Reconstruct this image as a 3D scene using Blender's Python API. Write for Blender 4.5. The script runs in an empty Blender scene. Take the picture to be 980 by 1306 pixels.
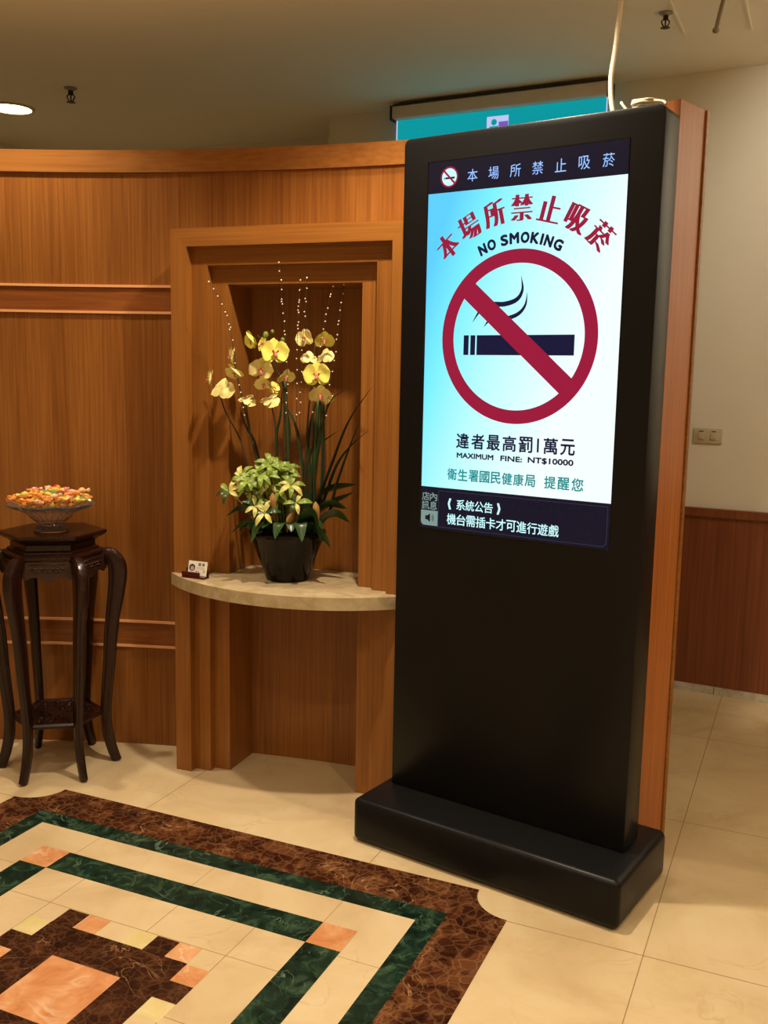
import bpy, bmesh, math, random
from mathutils import Vector, Matrix
random.seed(7)
R = math.radians
scn = bpy.context.scene
col = scn.collection

# ------------------------------------------------------------------ camera
cam_data = bpy.data.cameras.new('camera'); cam = bpy.data.objects.new('camera', cam_data)
col.objects.link(cam); scn.camera = cam
EYE, PITCH, ROLL = 1.62, 0.1429, 0.0187
cam_data.sensor_fit = 'VERTICAL'; cam_data.sensor_height = 24.0
cam_data.lens = 1233.1 / 1306 * 24.0
cam_data.clip_start = 0.05; cam_data.clip_end = 60
_r = Vector((1, 0, 0)); _f = Vector((0, math.cos(PITCH), -math.sin(PITCH))); _u = _r.cross(_f)
_c, _s = math.cos(ROLL), math.sin(ROLL)
_r2 = _c * _r + _s * _u; _u2 = -_s * _r + _c * _u
_m = Matrix((_r2, _u2, -_f)).transposed().to_4x4(); _m.translation = (0, 0, EYE)
cam.matrix_world = _m

# ------------------------------------------------------------------ world, lights, exposure
world = bpy.data.worlds.new('world'); scn.world = world; world.use_nodes = True
bg = world.node_tree.nodes['Background']
bg.inputs['Color'].default_value = (1.0, 0.86, 0.66, 1); bg.inputs['Strength'].default_value = 0.30
vs = scn.view_settings
vs.view_transform = 'Standard'; vs.look = 'None'; vs.gamma = 1.0; vs.use_curve_mapping = False
vs.exposure = 0.0
WARM = (1.0, 0.83, 0.62)
def ceiling_spot(x, y, power, angle=120, blend=0.8, z=3.085, size=0.05, colour=WARM):
    l = bpy.data.lights.new('ceiling_spot', 'SPOT'); l.energy = power; l.color = colour
    l.spot_size = R(angle); l.spot_blend = blend; l.shadow_soft_size = size
    o = bpy.data.objects.new('ceiling_spot', l); col.objects.link(o); o.location = (x, y, z)
    return o
ceiling_spot(-1.48, 3.66, 100, 110, 0.9)
ceiling_spot(0.03, 3.50, 40, 105, 0.9)
ceiling_spot(0.02, 2.86, 195, 124, 0.5)
ceiling_spot(-2.2, 5.87, 70)
COOL = (1.0, 0.92, 0.80)
for lx, ly, pw in ((1.75, 3.35, 62), (2.85, 3.30, 185), (4.00, 2.60, 185)):     # unseen spots added to brighten the right wall, tilted at it
    o = ceiling_spot(lx, ly, pw, 96, 0.7, colour=COOL)
    o.rotation_euler = Vector((-0.459, -0.889, 0.62)).to_track_quat('Z', 'Y').to_euler()
for lx in (-2.6, -0.85, 0.9, 2.65):  # unseen grid of lamps, added for general fill over the lobby
    for ly in (1.3, -0.5, -2.3):
        ceiling_spot(lx, ly, 60, 140)

# ------------------------------------------------------------------ materials
MATS = {}
def new_mat(name):
    m = bpy.data.materials.new(name); m.use_nodes = True
    nt = m.node_tree; b = nt.nodes['Principled BSDF']
    MATS[name] = m
    return m, nt, b
def lin(c):
    return tuple(((v / 255) / 12.92 if v / 255 <= 0.04045 else ((v / 255 + 0.055) / 1.055) ** 2.4) for v in c) + (1,)
def plain(name, rgb, rough=0.5, metal=0.0, spec=0.5, noise=0.06, nscale=30, bump=0.0, coat=0.0, trans=0.0):
    m, nt, b = new_mat(name)
    n = nt.nodes.new('ShaderNodeTexNoise'); n.inputs['Scale'].default_value = nscale; n.inputs['Detail'].default_value = 4
    tc = nt.nodes.new('ShaderNodeTexCoord'); nt.links.new(tc.outputs['Object'], n.inputs['Vector'])
    mx = nt.nodes.new('ShaderNodeMix'); mx.data_type = 'RGBA'
    c = lin(rgb)
    mx.inputs[6].default_value = tuple(v * (1 - noise) for v in c[:3]) + (1,)
    mx.inputs[7].default_value = tuple(min(1, v * (1 + noise)) for v in c[:3]) + (1,)
    nt.links.new(n.outputs['Fac'], mx.inputs[0]); nt.links.new(mx.outputs[2], b.inputs['Base Color'])
    b.inputs['Roughness'].default_value = rough; b.inputs['Metallic'].default_value = metal
    b.inputs['Specular IOR Level'].default_value = spec
    b.inputs['Coat Weight'].default_value = coat; b.inputs['Coat Roughness'].default_value = 0.08
    b.inputs['Transmission Weight'].default_value = trans
    if bump:
        bp = nt.nodes.new('ShaderNodeBump'); bp.inputs['Strength'].default_value = bump; bp.inputs['Distance'].default_value = 0.002
        nt.links.new(n.outputs['Fac'], bp.inputs['Height']); nt.links.new(bp.outputs['Normal'], b.inputs['Normal'])
    return m
def ramp(nt, stops):
    r = nt.nodes.new('ShaderNodeValToRGB')
    e = r.color_ramp.elements
    while len(e) < len(stops): e.new(0.5)
    for i, (p, c) in enumerate(stops):
        e[i].position = p; e[i].color = c if len(c) == 4 else lin(c)
    return r
def wood(name, dark, mid, light, axis='z', rough=0.32, fine=120, spec=0.4):
    m, nt, b = new_mat(name)
    tc = nt.nodes.new('ShaderNodeTexCoord')
    def nz(scale_across, scale_along, detail):
        mp = nt.nodes.new('ShaderNodeMapping')
        s = [scale_across] * 3; s['xyz'.index(axis)] = scale_along
        mp.inputs['Scale'].default_value = s
        nt.links.new(tc.outputs['Object'], mp.inputs['Vector'])
        n = nt.nodes.new('ShaderNodeTexNoise'); n.inputs['Scale'].default_value = 1; n.inputs['Detail'].default_value = detail
        nt.links.new(mp.outputs['Vector'], n.inputs['Vector'])
        return n
    a = nz(fine, fine * 0.02, 3); c = nz(9, 0.35, 4)
    mx = nt.nodes.new('ShaderNodeMix'); mx.data_type = 'FLOAT'; mx.inputs[0].default_value = 0.45
    nt.links.new(a.outputs['Fac'], mx.inputs[2]); nt.links.new(c.outputs['Fac'], mx.inputs[3])
    r = ramp(nt, [(0.32, dark), (0.5, mid), (0.68, light)])
    nt.links.new(mx.outputs[0], r.inputs['Fac']); nt.links.new(r.outputs['Color'], b.inputs['Base Color'])
    b.inputs['Roughness'].default_value = rough; b.inputs['Specular IOR Level'].default_value = spec
    return m
wood('panel_veneer', (118, 69, 26), (142, 88, 37), (160, 105, 48))
wood('cap_veneer', (132, 82, 34), (152, 98, 45), (166, 110, 54), axis='x', fine=80)
wood('band_veneer', (112, 62, 26), (134, 76, 34), (150, 90, 42), axis='x', fine=80)
wood('frame_veneer', (128, 78, 31), (150, 95, 40), (164, 108, 50))
wood('frame_veneer_flat', (128, 78, 31), (150, 95, 40), (164, 108, 50), axis='x')
wood('post_veneer', (158, 92, 42), (182, 110, 54), (196, 124, 64))
wood('niche_back_veneer', (110, 58, 26), (130, 72, 32), (146, 84, 40))
wood('wainscot_veneer', (104, 58, 34), (128, 73, 44), (142, 86, 54), fine=90)
wood('rosewood', (27, 12, 9), (37, 17, 12), (52, 25, 16), rough=0.25, fine=150, spec=0.4)
wood('rosewood_pale', (40, 22, 16), (54, 32, 23), (70, 44, 32), axis='x', rough=0.3, fine=120)  # lighter brown rosewood for the carved aprons
wood('red_lacquer_wood', (52, 10, 10), (70, 14, 14), (84, 20, 18), axis='x', rough=0.25)
plain('bead_strip_wood', (240, 178, 126), 0.22)  # pale bead wood, with its bright highlight put into the colour
plain('ceiling_paint', (240, 232, 212), 0.9, noise=0.03, nscale=4)
plain('wall_paint', (230, 222, 202), 0.85, noise=0.03, nscale=6)
plain('black_metal', (22, 22, 23), 0.34, 0.0, 0.16, noise=0.1, nscale=60)
plain('black_gloss', (6, 6, 9), 0.12, 0.0, 0.5)
plain('cream_plastic', (196, 182, 150), 0.45)
plain('white_cable', (232, 222, 200), 0.5)
plain('grey_fabric_case', (224, 214, 196), 0.6)
plain('brown_case', (52, 38, 30), 0.5)
plain('grey_pipe', (150, 142, 122), 0.45, 0.3)
plain('dark_bronze', (58, 42, 34), 0.4, 0.6)
plain('white_card', (240, 234, 222), 0.6)
plain('card_ink', (70, 62, 62), 0.7)
plain('card_ink_pale', (176, 166, 158), 0.7)
plain('card_pink', (196, 160, 150), 0.7)
plain('card_red', (170, 70, 80), 0.7)
plain('card_yellow', (216, 196, 90), 0.7)
plain('pot_glaze', (14, 7, 6), 0.07, 0.0, 0.2)
plain('moss', (26, 24, 15), 0.95, noise=0.6, nscale=60, bump=1.0)
plain('stem_green', (58, 72, 34), 0.5)
plain('stem_dark', (62, 46, 28), 0.5)
plain('strap_green', (40, 56, 30), 0.4)
plain('orchid_leaf', (46, 74, 34), 0.32, noise=0.2, nscale=14)
plain('umbrella_leaf', (128, 152, 54), 0.4, noise=0.4, nscale=40)
plain('umbrella_leaf_pale', (206, 200, 116), 0.4, noise=0.15, nscale=40)
plain('dry_leaf', (158, 116, 62), 0.7, noise=0.3, nscale=60)
plain('petal_yellow', (242, 238, 116), 0.5, noise=0.08, nscale=50)
plain('petal_cream', (240, 228, 150), 0.5, noise=0.08, nscale=50)
plain('lip_pink', (214, 120, 104), 0.5, noise=0.2, nscale=80)
plain('bud_green', (120, 138, 54), 0.5)
plain('wire', (70, 50, 36), 0.4)
plain('bead_crystal', (255, 240, 225), 0.15, spec=0.8)
plain('joint', (150, 122, 84), 0.8)
def marble(name, stops, scale=6, vein=None, vein_scale=5, rough=0.22, vein_w=0.03, spec=0.35, cells=0, cellw=0.3):
    m, nt, b = new_mat(name)
    tc = nt.nodes.new('ShaderNodeTexCoord')
    n = nt.nodes.new('ShaderNodeTexNoise'); n.inputs['Scale'].default_value = scale; n.inputs['Detail'].default_value = 7
    n.inputs['Distortion'].default_value = 0.8; n.inputs['Roughness'].default_value = 0.62
    nt.links.new(tc.outputs['Object'], n.inputs['Vector'])
    r = ramp(nt, stops); nt.links.new(n.outputs['Fac'], r.inputs['Fac'])
    out = r.outputs['Color']
    if vein:
        w = nt.nodes.new('ShaderNodeTexNoise'); w.inputs['Scale'].default_value = vein_scale; w.inputs['Detail'].default_value = 4
        w.inputs['Distortion'].default_value = 1.6
        nt.links.new(tc.outputs['Object'], w.inputs['Vector'])
        ab = nt.nodes.new('ShaderNodeMath'); ab.operation = 'SUBTRACT'; ab.inputs[1].default_value = 0.5
        nt.links.new(w.outputs['Fac'], ab.inputs[0])
        a2 = nt.nodes.new('ShaderNodeMath'); a2.operation = 'ABSOLUTE'; nt.links.new(ab.outputs[0], a2.inputs[0])
        vr = ramp(nt, [(0.0, (1, 1, 1, 1)), (vein_w, (0, 0, 0, 1))]); nt.links.new(a2.outputs[0], vr.inputs['Fac'])
        mk = nt.nodes.new('ShaderNodeTexNoise'); mk.inputs['Scale'].default_value = vein_scale * 0.9; mk.inputs['Detail'].default_value = 2
        nt.links.new(tc.outputs['Object'], mk.inputs['Vector'])
        mr = ramp(nt, [(0.45, (0, 0, 0, 1)), (0.68, (0.8, 0.8, 0.8, 1))]); nt.links.new(mk.outputs['Fac'], mr.inputs['Fac'])
        mu = nt.nodes.new('ShaderNodeMath'); mu.operation = 'MULTIPLY'
        nt.links.new(vr.outputs['Color'], mu.inputs[0]); nt.links.new(mr.outputs['Color'], mu.inputs[1])
        if cells:
            wp = nt.nodes.new('ShaderNodeMix'); wp.data_type = 'VECTOR'; wp.inputs[0].default_value = 0.06
            nt.links.new(tc.outputs['Object'], wp.inputs[4]); nt.links.new(w.outputs['Color'], wp.inputs[5])
            vo = nt.nodes.new('ShaderNodeTexVoronoi'); vo.feature = 'DISTANCE_TO_EDGE'; vo.inputs['Scale'].default_value = cells
            nt.links.new(wp.outputs[1], vo.inputs['Vector'])
            cr = ramp(nt, [(0.0, (cellw, cellw, cellw, 1)), (0.10, (0, 0, 0, 1))]); nt.links.new(vo.outputs['Distance'], cr.inputs['Fac'])
            m2 = nt.nodes.new('ShaderNodeMath'); m2.operation = 'MULTIPLY'; nt.links.new(cr.outputs['Color'], m2.inputs[0]); nt.links.new(n.outputs['Fac'], m2.inputs[1])
            m3 = nt.nodes.new('ShaderNodeMath'); m3.operation = 'MAXIMUM'; nt.links.new(mu.outputs[0], m3.inputs[0]); nt.links.new(m2.outputs[0], m3.inputs[1]); mu = m3
        mx = nt.nodes.new('ShaderNodeMix'); mx.data_type = 'RGBA'
        nt.links.new(mu.outputs[0], mx.inputs[0]); nt.links.new(out, mx.inputs[6]); mx.inputs[7].default_value = lin(vein)
        out = mx.outputs[2]
    nt.links.new(out, b.inputs['Base Color'])
    b.inputs['Roughness'].default_value = rough; b.inputs['Specular IOR Level'].default_value = spec
    return m
marble('cream_marble', [(0.3, (198, 173, 131)), (0.5, (212, 189, 147)), (0.7, (219, 199, 160))], 3, (196, 170, 126), 3.5, 0.3, 0.02)
marble('shelf_marble', [(0.3, (170, 150, 112)), (0.5, (188, 168, 130)), (0.7, (200, 184, 150))], 14, None, rough=0.25)
marble('brown_marble', [(0.34, (36, 15, 10)), (0.5, (70, 36, 20)), (0.6, (104, 64, 38)), (0.72, (78, 42, 24))], 11, (196, 150, 104), 6, 0.2, 0.014, cells=30, cellw=0.3)
marble('dark_brown_marble', [(0.34, (38, 19, 12)), (0.55, (62, 34, 20)), (0.72, (96, 60, 36))], 13, (176, 132, 92), 6, 0.2, 0.010, cells=34, cellw=0.2)
marble('green_marble', [(0.36, (14, 28, 22)), (0.52, (28, 50, 38)), (0.70, (62, 86, 64))], 16, (120, 146, 120), 8, 0.2, 0.012)
marble('orange_marble', [(0.32, (192, 124, 76)), (0.5, (208, 146, 98)), (0.68, (222, 172, 128))], 9, (236, 208, 172), 5, 0.25, 0.03)
marble('pale_yellow_marble', [(0.3, (206, 188, 122)), (0.55, (218, 202, 146)), (0.7, (224, 208, 160))], 10, None, rough=0.25)
marble('base_marble', [(0.3, (176, 166, 146)), (0.55, (206, 198, 180)), (0.7, (216, 208, 192))], 14, (150, 130, 110), 5, 0.4, 0.02)
def glowing(name, rgb, strength=1.0, rough=0.15, spec=0.2):
    m, nt, b = new_mat(name)
    b.inputs['Base Color'].default_value = (0.004, 0.004, 0.005, 1)
    b.inputs['Emission Color'].default_value = lin(rgb); b.inputs['Emission Strength'].default_value = strength
    b.inputs['Roughness'].default_value = rough; b.inputs['Specular IOR Level'].default_value = spec
    return m
glowing('lcd_navy', (22, 20, 44), 0.7)
glowing('lcd_ink', (18, 22, 62), 0.8)
glowing('lcd_red', (168, 24, 64), 0.85)
glowing('lcd_green', (0, 140, 142), 1.0)
glowing('lcd_blue_white', (150, 190, 255), 1.2)
glowing('lcd_white', (200, 250, 255), 1.1)
glowing('lcd_grey', (140, 168, 160), 0.8)
glowing('lcd_line', (70, 76, 92), 0.7)
glowing('projected_teal', (10, 152, 160), 1.0, 0.8, 0.1)
glowing('projected_white', (190, 200, 240), 1.0, 0.8, 0.1)
glowing('projected_violet', (120, 90, 190), 1.0, 0.8, 0.1)
glowing('lamp_glow', (255, 226, 160), 14.0)
# poster ground: its emission colour runs from cyan at its upper left to white at its lower right
m, nt, b = new_mat('lcd_poster')
b.inputs['Base Color'].default_value = (0.004, 0.004, 0.005, 1); b.inputs['Roughness'].default_value = 0.15
tc = nt.nodes.new('ShaderNodeTexCoord'); sp = nt.nodes.new('ShaderNodeSeparateXYZ'); nt.links.new(tc.outputs['Generated'], sp.inputs[0])
ma = nt.nodes.new('ShaderNodeMath'); ma.operation = 'MULTIPLY_ADD'; ma.inputs[1].default_value = -0.5; ma.inputs[2].default_value = 0.36
nt.links.new(sp.outputs['Z'], ma.inputs[0])
mb_ = nt.nodes.new('ShaderNodeMath'); mb_.operation = 'ADD'; nt.links.new(sp.outputs['X'], mb_.inputs[0]); nt.links.new(ma.outputs[0], mb_.inputs[1])
rp = ramp(nt, [(0.0, (88, 205, 255)), (0.22, (120, 238, 255)), (0.55, (190, 250, 255)), (0.95, (240, 254, 252))])
nt.links.new(mb_.outputs[0], rp.inputs['Fac']); nt.links.new(rp.outputs['Color'], b.inputs['Emission Color'])
b.inputs['Emission Strength'].default_value = 1.05
# clear cut glass
m, nt, b = new_mat('clear_glass')
b.inputs['Base Color'].default_value = (1, 0.97, 0.93, 1); b.inputs['Roughness'].default_value = 0.03
b.inputs['Transmission Weight'].default_value = 0.96; b.inputs['IOR'].default_value = 1.45
for nm, c in dict(orange=(236, 148, 70), yellow=(240, 200, 84), pink=(230, 140, 130), peach=(240, 188, 146), green=(120, 150, 80), red=(196, 50, 60)).items():
    plain('wrapper_' + nm, c, 0.25, coat=0.5, noise=0.25, nscale=90)
M = MATS

# ------------------------------------------------------------------ mesh helpers
def link(name, me, mats=None, parent=None, smooth=False):
    if mats is not None:
        for mm in (mats if isinstance(mats, (list, tuple)) else [mats]): me.materials.append(M[mm])
    if smooth:
        for p in me.polygons: p.use_smooth = True
    o = bpy.data.objects.new(name, me); col.objects.link(o)
    if parent is not None: o.parent = parent
    return o
def raw(name, verts, faces, mats, parent=None, smooth=False, fm=None, recalc=True):
    me = bpy.data.meshes.new(name); me.from_pydata([tuple(v) for v in verts], [], faces)
    if fm:
        for p, i in zip(me.polygons, fm): p.material_index = i
    if recalc:
        bm = bmesh.new(); bm.from_mesh(me); bmesh.ops.recalc_face_normals(bm, faces=bm.faces); bm.to_mesh(me); bm.free()
    me.update()
    return link(name, me, mats, parent, smooth)
def from_bm(name, bm, mats, parent=None, smooth=False, bevel=0.0, seg=2, recalc=True):
    if bevel:
        bmesh.ops.recalc_face_normals(bm, faces=bm.faces); bm.normal_update()
        es = [e for e in bm.edges if len(e.link_faces) == 2 and e.calc_face_angle(0) > 0.6]
        bmesh.ops.bevel(bm, geom=es, offset=bevel, segments=seg, profile=0.5, affect='EDGES', clamp_overlap=True)
    if recalc: bmesh.ops.recalc_face_normals(bm, faces=bm.faces)
    me = bpy.data.meshes.new(name); bm.to_mesh(me); bm.free()
    if smooth == 'auto':
        o = link(name, me, mats, parent, True); me.set_sharp_from_angle(angle=R(35)); return o
    return link(name, me, mats, parent, smooth)
def add_box(bm, x0, x1, y0, y1, z0, z1, mi=0):
    v = [bm.verts.new(p) for p in ((x0, y0, z0), (x1, y0, z0), (x1, y1, z0), (x0, y1, z0), (x0, y0, z1), (x1, y0, z1), (x1, y1, z1), (x0, y1, z1))]
    for f in ((3, 2, 1, 0), (4, 5, 6, 7), (0, 1, 5, 4), (1, 2, 6, 5), (2, 3, 7, 6), (3, 0, 4, 7)):
        bm.faces.new([v[i] for i in f]).material_index = mi
def add_prism(bm, poly, z0, z1, mi=0, conv=None):
    conv = conv or (lambda x, y, z: (x, y, z))
    a = [bm.verts.new(conv(x, y, z0)) for x, y in poly]; b = [bm.verts.new(conv(x, y, z1)) for x, y in poly]
    n = len(poly)
    bm.faces.new(a[::-1]).material_index = mi; bm.faces.new(b).material_index = mi
    for i in range(n): bm.faces.new((a[i], a[(i + 1) % n], b[(i + 1) % n], b[i])).material_index = mi
def add_lathe(bm, prof, n=32, mi=0, mod=None, cap=True):
    rings = []
    for j, (r, z) in enumerate(prof):
        ring = []
        for i in range(n):
            a = 2 * math.pi * i / n
            rr = r * (mod(i, j) if mod else 1.0)
            ring.append(bm.verts.new((rr * math.cos(a), rr * math.sin(a), z)))
        rings.append(ring)
    for j in range(len(rings) - 1):
        for i in range(n):
            bm.faces.new((rings[j][i], rings[j][(i + 1) % n], rings[j + 1][(i + 1) % n], rings[j + 1][i])).material_index = mi
    if cap:
        bm.faces.new(rings[0][::-1]).material_index = mi; bm.faces.new(rings[-1]).material_index = mi
def smooth_path(pts, n=6):
    P = [Vector(p) for p in pts]
    if len(P) < 3: return P
    out = []
    for i in range(len(P) - 1):
        p0 = P[i - 1] if i else 2 * P[0] - P[1]; p1 = P[i]; p2 = P[i + 1]
        p3 = P[i + 2] if i + 2 < len(P) else 2 * P[-1] - P[-2]
        for k in range(n):
            t = k / n
            out.append(0.5 * ((2 * p1) + (p2 - p0) * t + (2 * p0 - 5 * p1 + 4 * p2 - p3) * t * t + (3 * p1 - p0 - 3 * p2 + p3) * t ** 3))
    out.append(P[-1]); return out
def add_tube(bm, path, rad, n=8, mi=0, flat=1.0, side=None):
    path = [Vector(p) for p in path]; rings = []
    up0 = Vector(side) if side is not None else None
    prev = None
    for i, p in enumerate(path):
        t = (path[min(i + 1, len(path) - 1)] - path[max(i - 1, 0)]).normalized()
        if up0 is not None: a = (up0 - t * up0.dot(t)).normalized()
        elif prev is None:
            a = t.cross(Vector((0, 0, 1)) if abs(t.z) < 0.9 else Vector((1, 0, 0))).normalized()
        else: a = (prev - t * prev.dot(t)).normalized()
        prev = a; b = t.cross(a)
        r = rad[i] if isinstance(rad, (list, tuple)) else rad
        rings.append([bm.verts.new(p + a * (r * math.cos(2 * math.pi * k / n)) + b * (r * flat * math.sin(2 * math.pi * k / n))) for k in range(n)])
    for j in range(len(rings) - 1):
        for k in range(n):
            bm.faces.new((rings[j][k], rings[j][(k + 1) % n], rings[j + 1][(k + 1) % n], rings[j + 1][k])).material_index = mi
    bm.faces.new(rings[0][::-1]).material_index = mi; bm.faces.new(rings[-1]).material_index = mi
def empty(name, loc, rz=0.0):
    o = bpy.data.objects.new(name, None); col.objects.link(o); o.location = loc; o.rotation_euler = (0, 0, rz); o.empty_display_size = 0.1
    return o
def tag(o, label, cat, group=None, kind=None):
    o['label'] = label; o['category'] = cat
    if group: o['group'] = group
    if kind: o['kind'] = kind
    return o
def struct(o): o['kind'] = 'structure'; return o

# ------------------------------------------------------------------ the setting: floor with inlay
YP = -0.4155
PA = Vector((math.cos(YP), math.sin(YP), 0)); PB = Vector((math.sin(YP), -math.cos(YP), 0)); PO = Vector((-1.244, 3.373, 0))
FM = ['cream_marble', 'brown_marble', 'green_marble', 'orange_marble', 'dark_brown_marble', 'pale_yellow_marble', 'joint']
bm = bmesh.new()
add_box(bm, -7, 7, -5, 11, -0.1, 0, 0)
def fpoly(uv, z, mi):
    vs_ = [bm.verts.new(PO + PA * u + PB * v + Vector((0, 0, z))) for u, v in uv]
    f = bm.faces.new(vs_); f.normal_update()
    if f.normal.z < 0: f.normal_flip()
    f.material_index = mi
def frect(u0, u1, v0, v1, z, mi): fpoly([(u0, v0), (u1, v0), (u1, v1), (u0, v1)], z, mi)
Wd = 1.595; e = 0.174; sr = 0.13
outline = []
for cu, cv, a0 in ((-e, -e, 0), (-e, Wd + e, -90), (Wd + e, Wd + e, 180), (Wd + e, -e, 90)):
    arc = [(cu + sr * math.cos(R(a0 + k * 9)), cv + sr * math.sin(R(a0 + k * 9))) for k in range(11)]
    outline += arc
# joints of the field tiles
for k in range(-6, 8):
    u = 0.338 + 0.916 * k
    frect(u - 0.0014, u + 0.0014, -6, 8, 0.0003, 6)
    v = -0.04 + 0.916 * k
    frect(-7, 8, v - 0.0014, v + 0.0014, 0.0003, 6)
fpoly(outline, 0.0006, 1)
frect(0, Wd, 0, Wd, 0.0009, 2)
frect(0.075, Wd - 0.075, 0.075, Wd - 0.075, 0.0012, 0)
for k in range(-1, 5):
    u = 0.338 + 0.47 * k
    if 0.08 < u < 1.51:
        frect(u - 0.001, u + 0.001, 0.075, 0.204, 0.0013, 6); frect(u - 0.001, u + 0.001, Wd - 0.204, Wd - 0.075, 0.0013, 6)
        frect(0.075, 0.204, u - 0.001, u + 0.001, 0.0013, 6); frect(Wd - 0.204, Wd - 0.075, u - 0.001, u + 0.001, 0.0013, 6)
i0, i1 = 0.2045, 0.317
frect(i0, Wd - i0, i0, Wd - i0, 0.0015, 2)
for cu in (i0, Wd - i1):
    for cv in (i0, Wd - i1): frect(cu, cu + i1 - i0, cv, cv + i1 - i0, 0.0018, 3)
frect(i1, Wd - i1, i1, Wd - i1, 0.0018, 0)
for u in (0.478, 0.838, 1.11):
    frect(u - 0.0012, u + 0.0012, i1, Wd - i1, 0.0019, 6)
for v in (0.4715, 0.757, 1.12):
    frect(i1, Wd - i1, v - 0.0012, v + 0.0012, 0.0019, 6)
c0, c1 = 0.555, 1.036; s_ = 0.0775
frect(c0, c1, c0 - 0.007, c1, 0.0021, 4)
frect(0.677, 0.911, 0.677, 0.911, 0.0024, 3)
for a0, mi in ((0.557, 4), (0.6365, 3), (0.808, 5), (0.882, 4), (0.9585, 3)):
    frect(a0, a0 + 0.076, 0.474, 0.55, 0.0021, mi)
for a0, mi in ((0.552, 3), (0.629, 4), (0.7065, 5), (0.88, 3), (0.957, 4)):
    frect(1.036, 1.112, a0, a0 + 0.076, 0.0021, mi)
for a0, mi in ((0.552, 5), (0.629, 4), (0.7065, 3), (0.88, 5), (0.957, 4)):
    frect(0.479, 0.555, a0, a0 + 0.076, 0.0021, mi)
for a0, mi in ((0.557, 4), (0.6365, 5), (0.808, 3), (0.882, 4), (0.9585, 5)):
    frect(a0, a0 + 0.076, 1.036, 1.112, 0.0021, mi)
struct(from_bm('floor', bm, FM, recalc=False))

# ceiling
bm = bmesh.new(); add_box(bm, -7, 7, -5, 11, 3.1, 3.2)
struct(from_bm('ceiling', bm, 'ceiling_paint'))
# access panel edges, thin raised lips on the ceiling
def ceiling_strip(name, p, q, w):
    p = Vector(p); q = Vector(q); d = (q - p).normalized(); n = Vector((-d.y, d.x, 0)) * w
    vs_ = [p + n, q + n, q - n, p - n]
    bm = bmesh.new(); add_prism(bm, [(v.x, v.y) for v in vs_], 3.092, 3.0998)
    return struct(from_bm(name, bm, 'ceiling_paint'))
ceiling_strip('trim_6', (0.93, 3.72, 0), (1.27, 4.46, 0), 0.004)
ceiling_strip('trim_7', (1.19, 3.62, 0), (1.53, 4.38, 0), 0.004)

# ------------------------------------------------------------------ far painted walls
YW = R(-27.3); WA = Vector((1.553, 4.954, 0)); WD = Vector((math.cos(YW), math.sin(YW), 0)); WN = Vector((-math.sin(YW), math.cos(YW), 0))
def wall_slab(name, p, d, n, length, z0, z1, th, mat):
    poly = [p, p + d * length, p + d * length + n * th, p + n * th]
    bm = bmesh.new(); add_prism(bm, [(v.x, v.y) for v in poly], z0, z1)
    return struct(from_bm(name, bm, mat))
wall_slab('wall_right', WA - WD * 2.16, WD, WN, 8.0, 0, 3.0995, 0.4, 'wall_paint')
FA = Vector((-0.05, 6.30, 0))
FD = Vector((-math.cos(R(-24)), -math.sin(R(-24)), 0))
wall_slab('wall_far', Vector((0.6, 5.99, 0)), Vector((-0.9205, 0.3907, 0)), Vector((0.3907, 0.9205, 0)), 3.25, 0, 3.0995, 0.2, 'wall_paint')
wall_slab('wall_left', Vector((-2.38, 7.20, 0)), Vector((-0.454, -0.891, 0)), Vector((-0.891, 0.454, 0)), 4.5, 0, 3.0995, 0.2, 'wall_paint')
# unseen rest of the lobby shell beside and behind the viewer, added to bounce light
wall_slab('wall_front', Vector((6.0, -4.2, 0)), Vector((-1, 0, 0)), Vector((0, -1, 0)), 12.0, 0, 3.0995, 0.2, 'wall_paint')
wall_slab('wall_side_left', Vector((-5.2, -4.19, 0)), Vector((0, 1, 0)), Vector((-1, 0, 0)), 8.5, 0, 3.0995, 0.2, 'wall_paint')
wall_slab('wall_side_right', Vector((5.2, 2.7, 0)), Vector((0, -1, 0)), Vector((1, 0, 0)), 6.85, 0, 3.0995, 0.2, 'wall_paint')
# wainscot, its rail and the marble skirting on the right wall
Q = WA - WD * 2.0 - WN * 0.022
wall_slab('trim_1', Q, WD, WN, 7.5, 0.041, 0.925, 0.0215, 'wainscot_veneer')
wall_slab('trim_2', Q - WN * 0.012, WD, WN, 7.5, 0.926, 0.968, 0.033, 'wainscot_veneer')
bm = bmesh.new()
for k in range(-4, 12):
    a = 0.21 + k * 0.40; p = WA + WD * (a + 0.002) - WN * 0.03; q = WA + WD * (a + 0.398) - WN * 0.03
    if a < -2: continue
    add_prism(bm, [(p.x, p.y), (q.x, q.y), ((q + WN * 0.0295).x, (q + WN * 0.0295).y), ((p + WN * 0.0295).x, (p + WN * 0.0295).y)], 0.0005, 0.040)
struct(from_bm('baseboard_right', bm, 'base_marble'))

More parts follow.
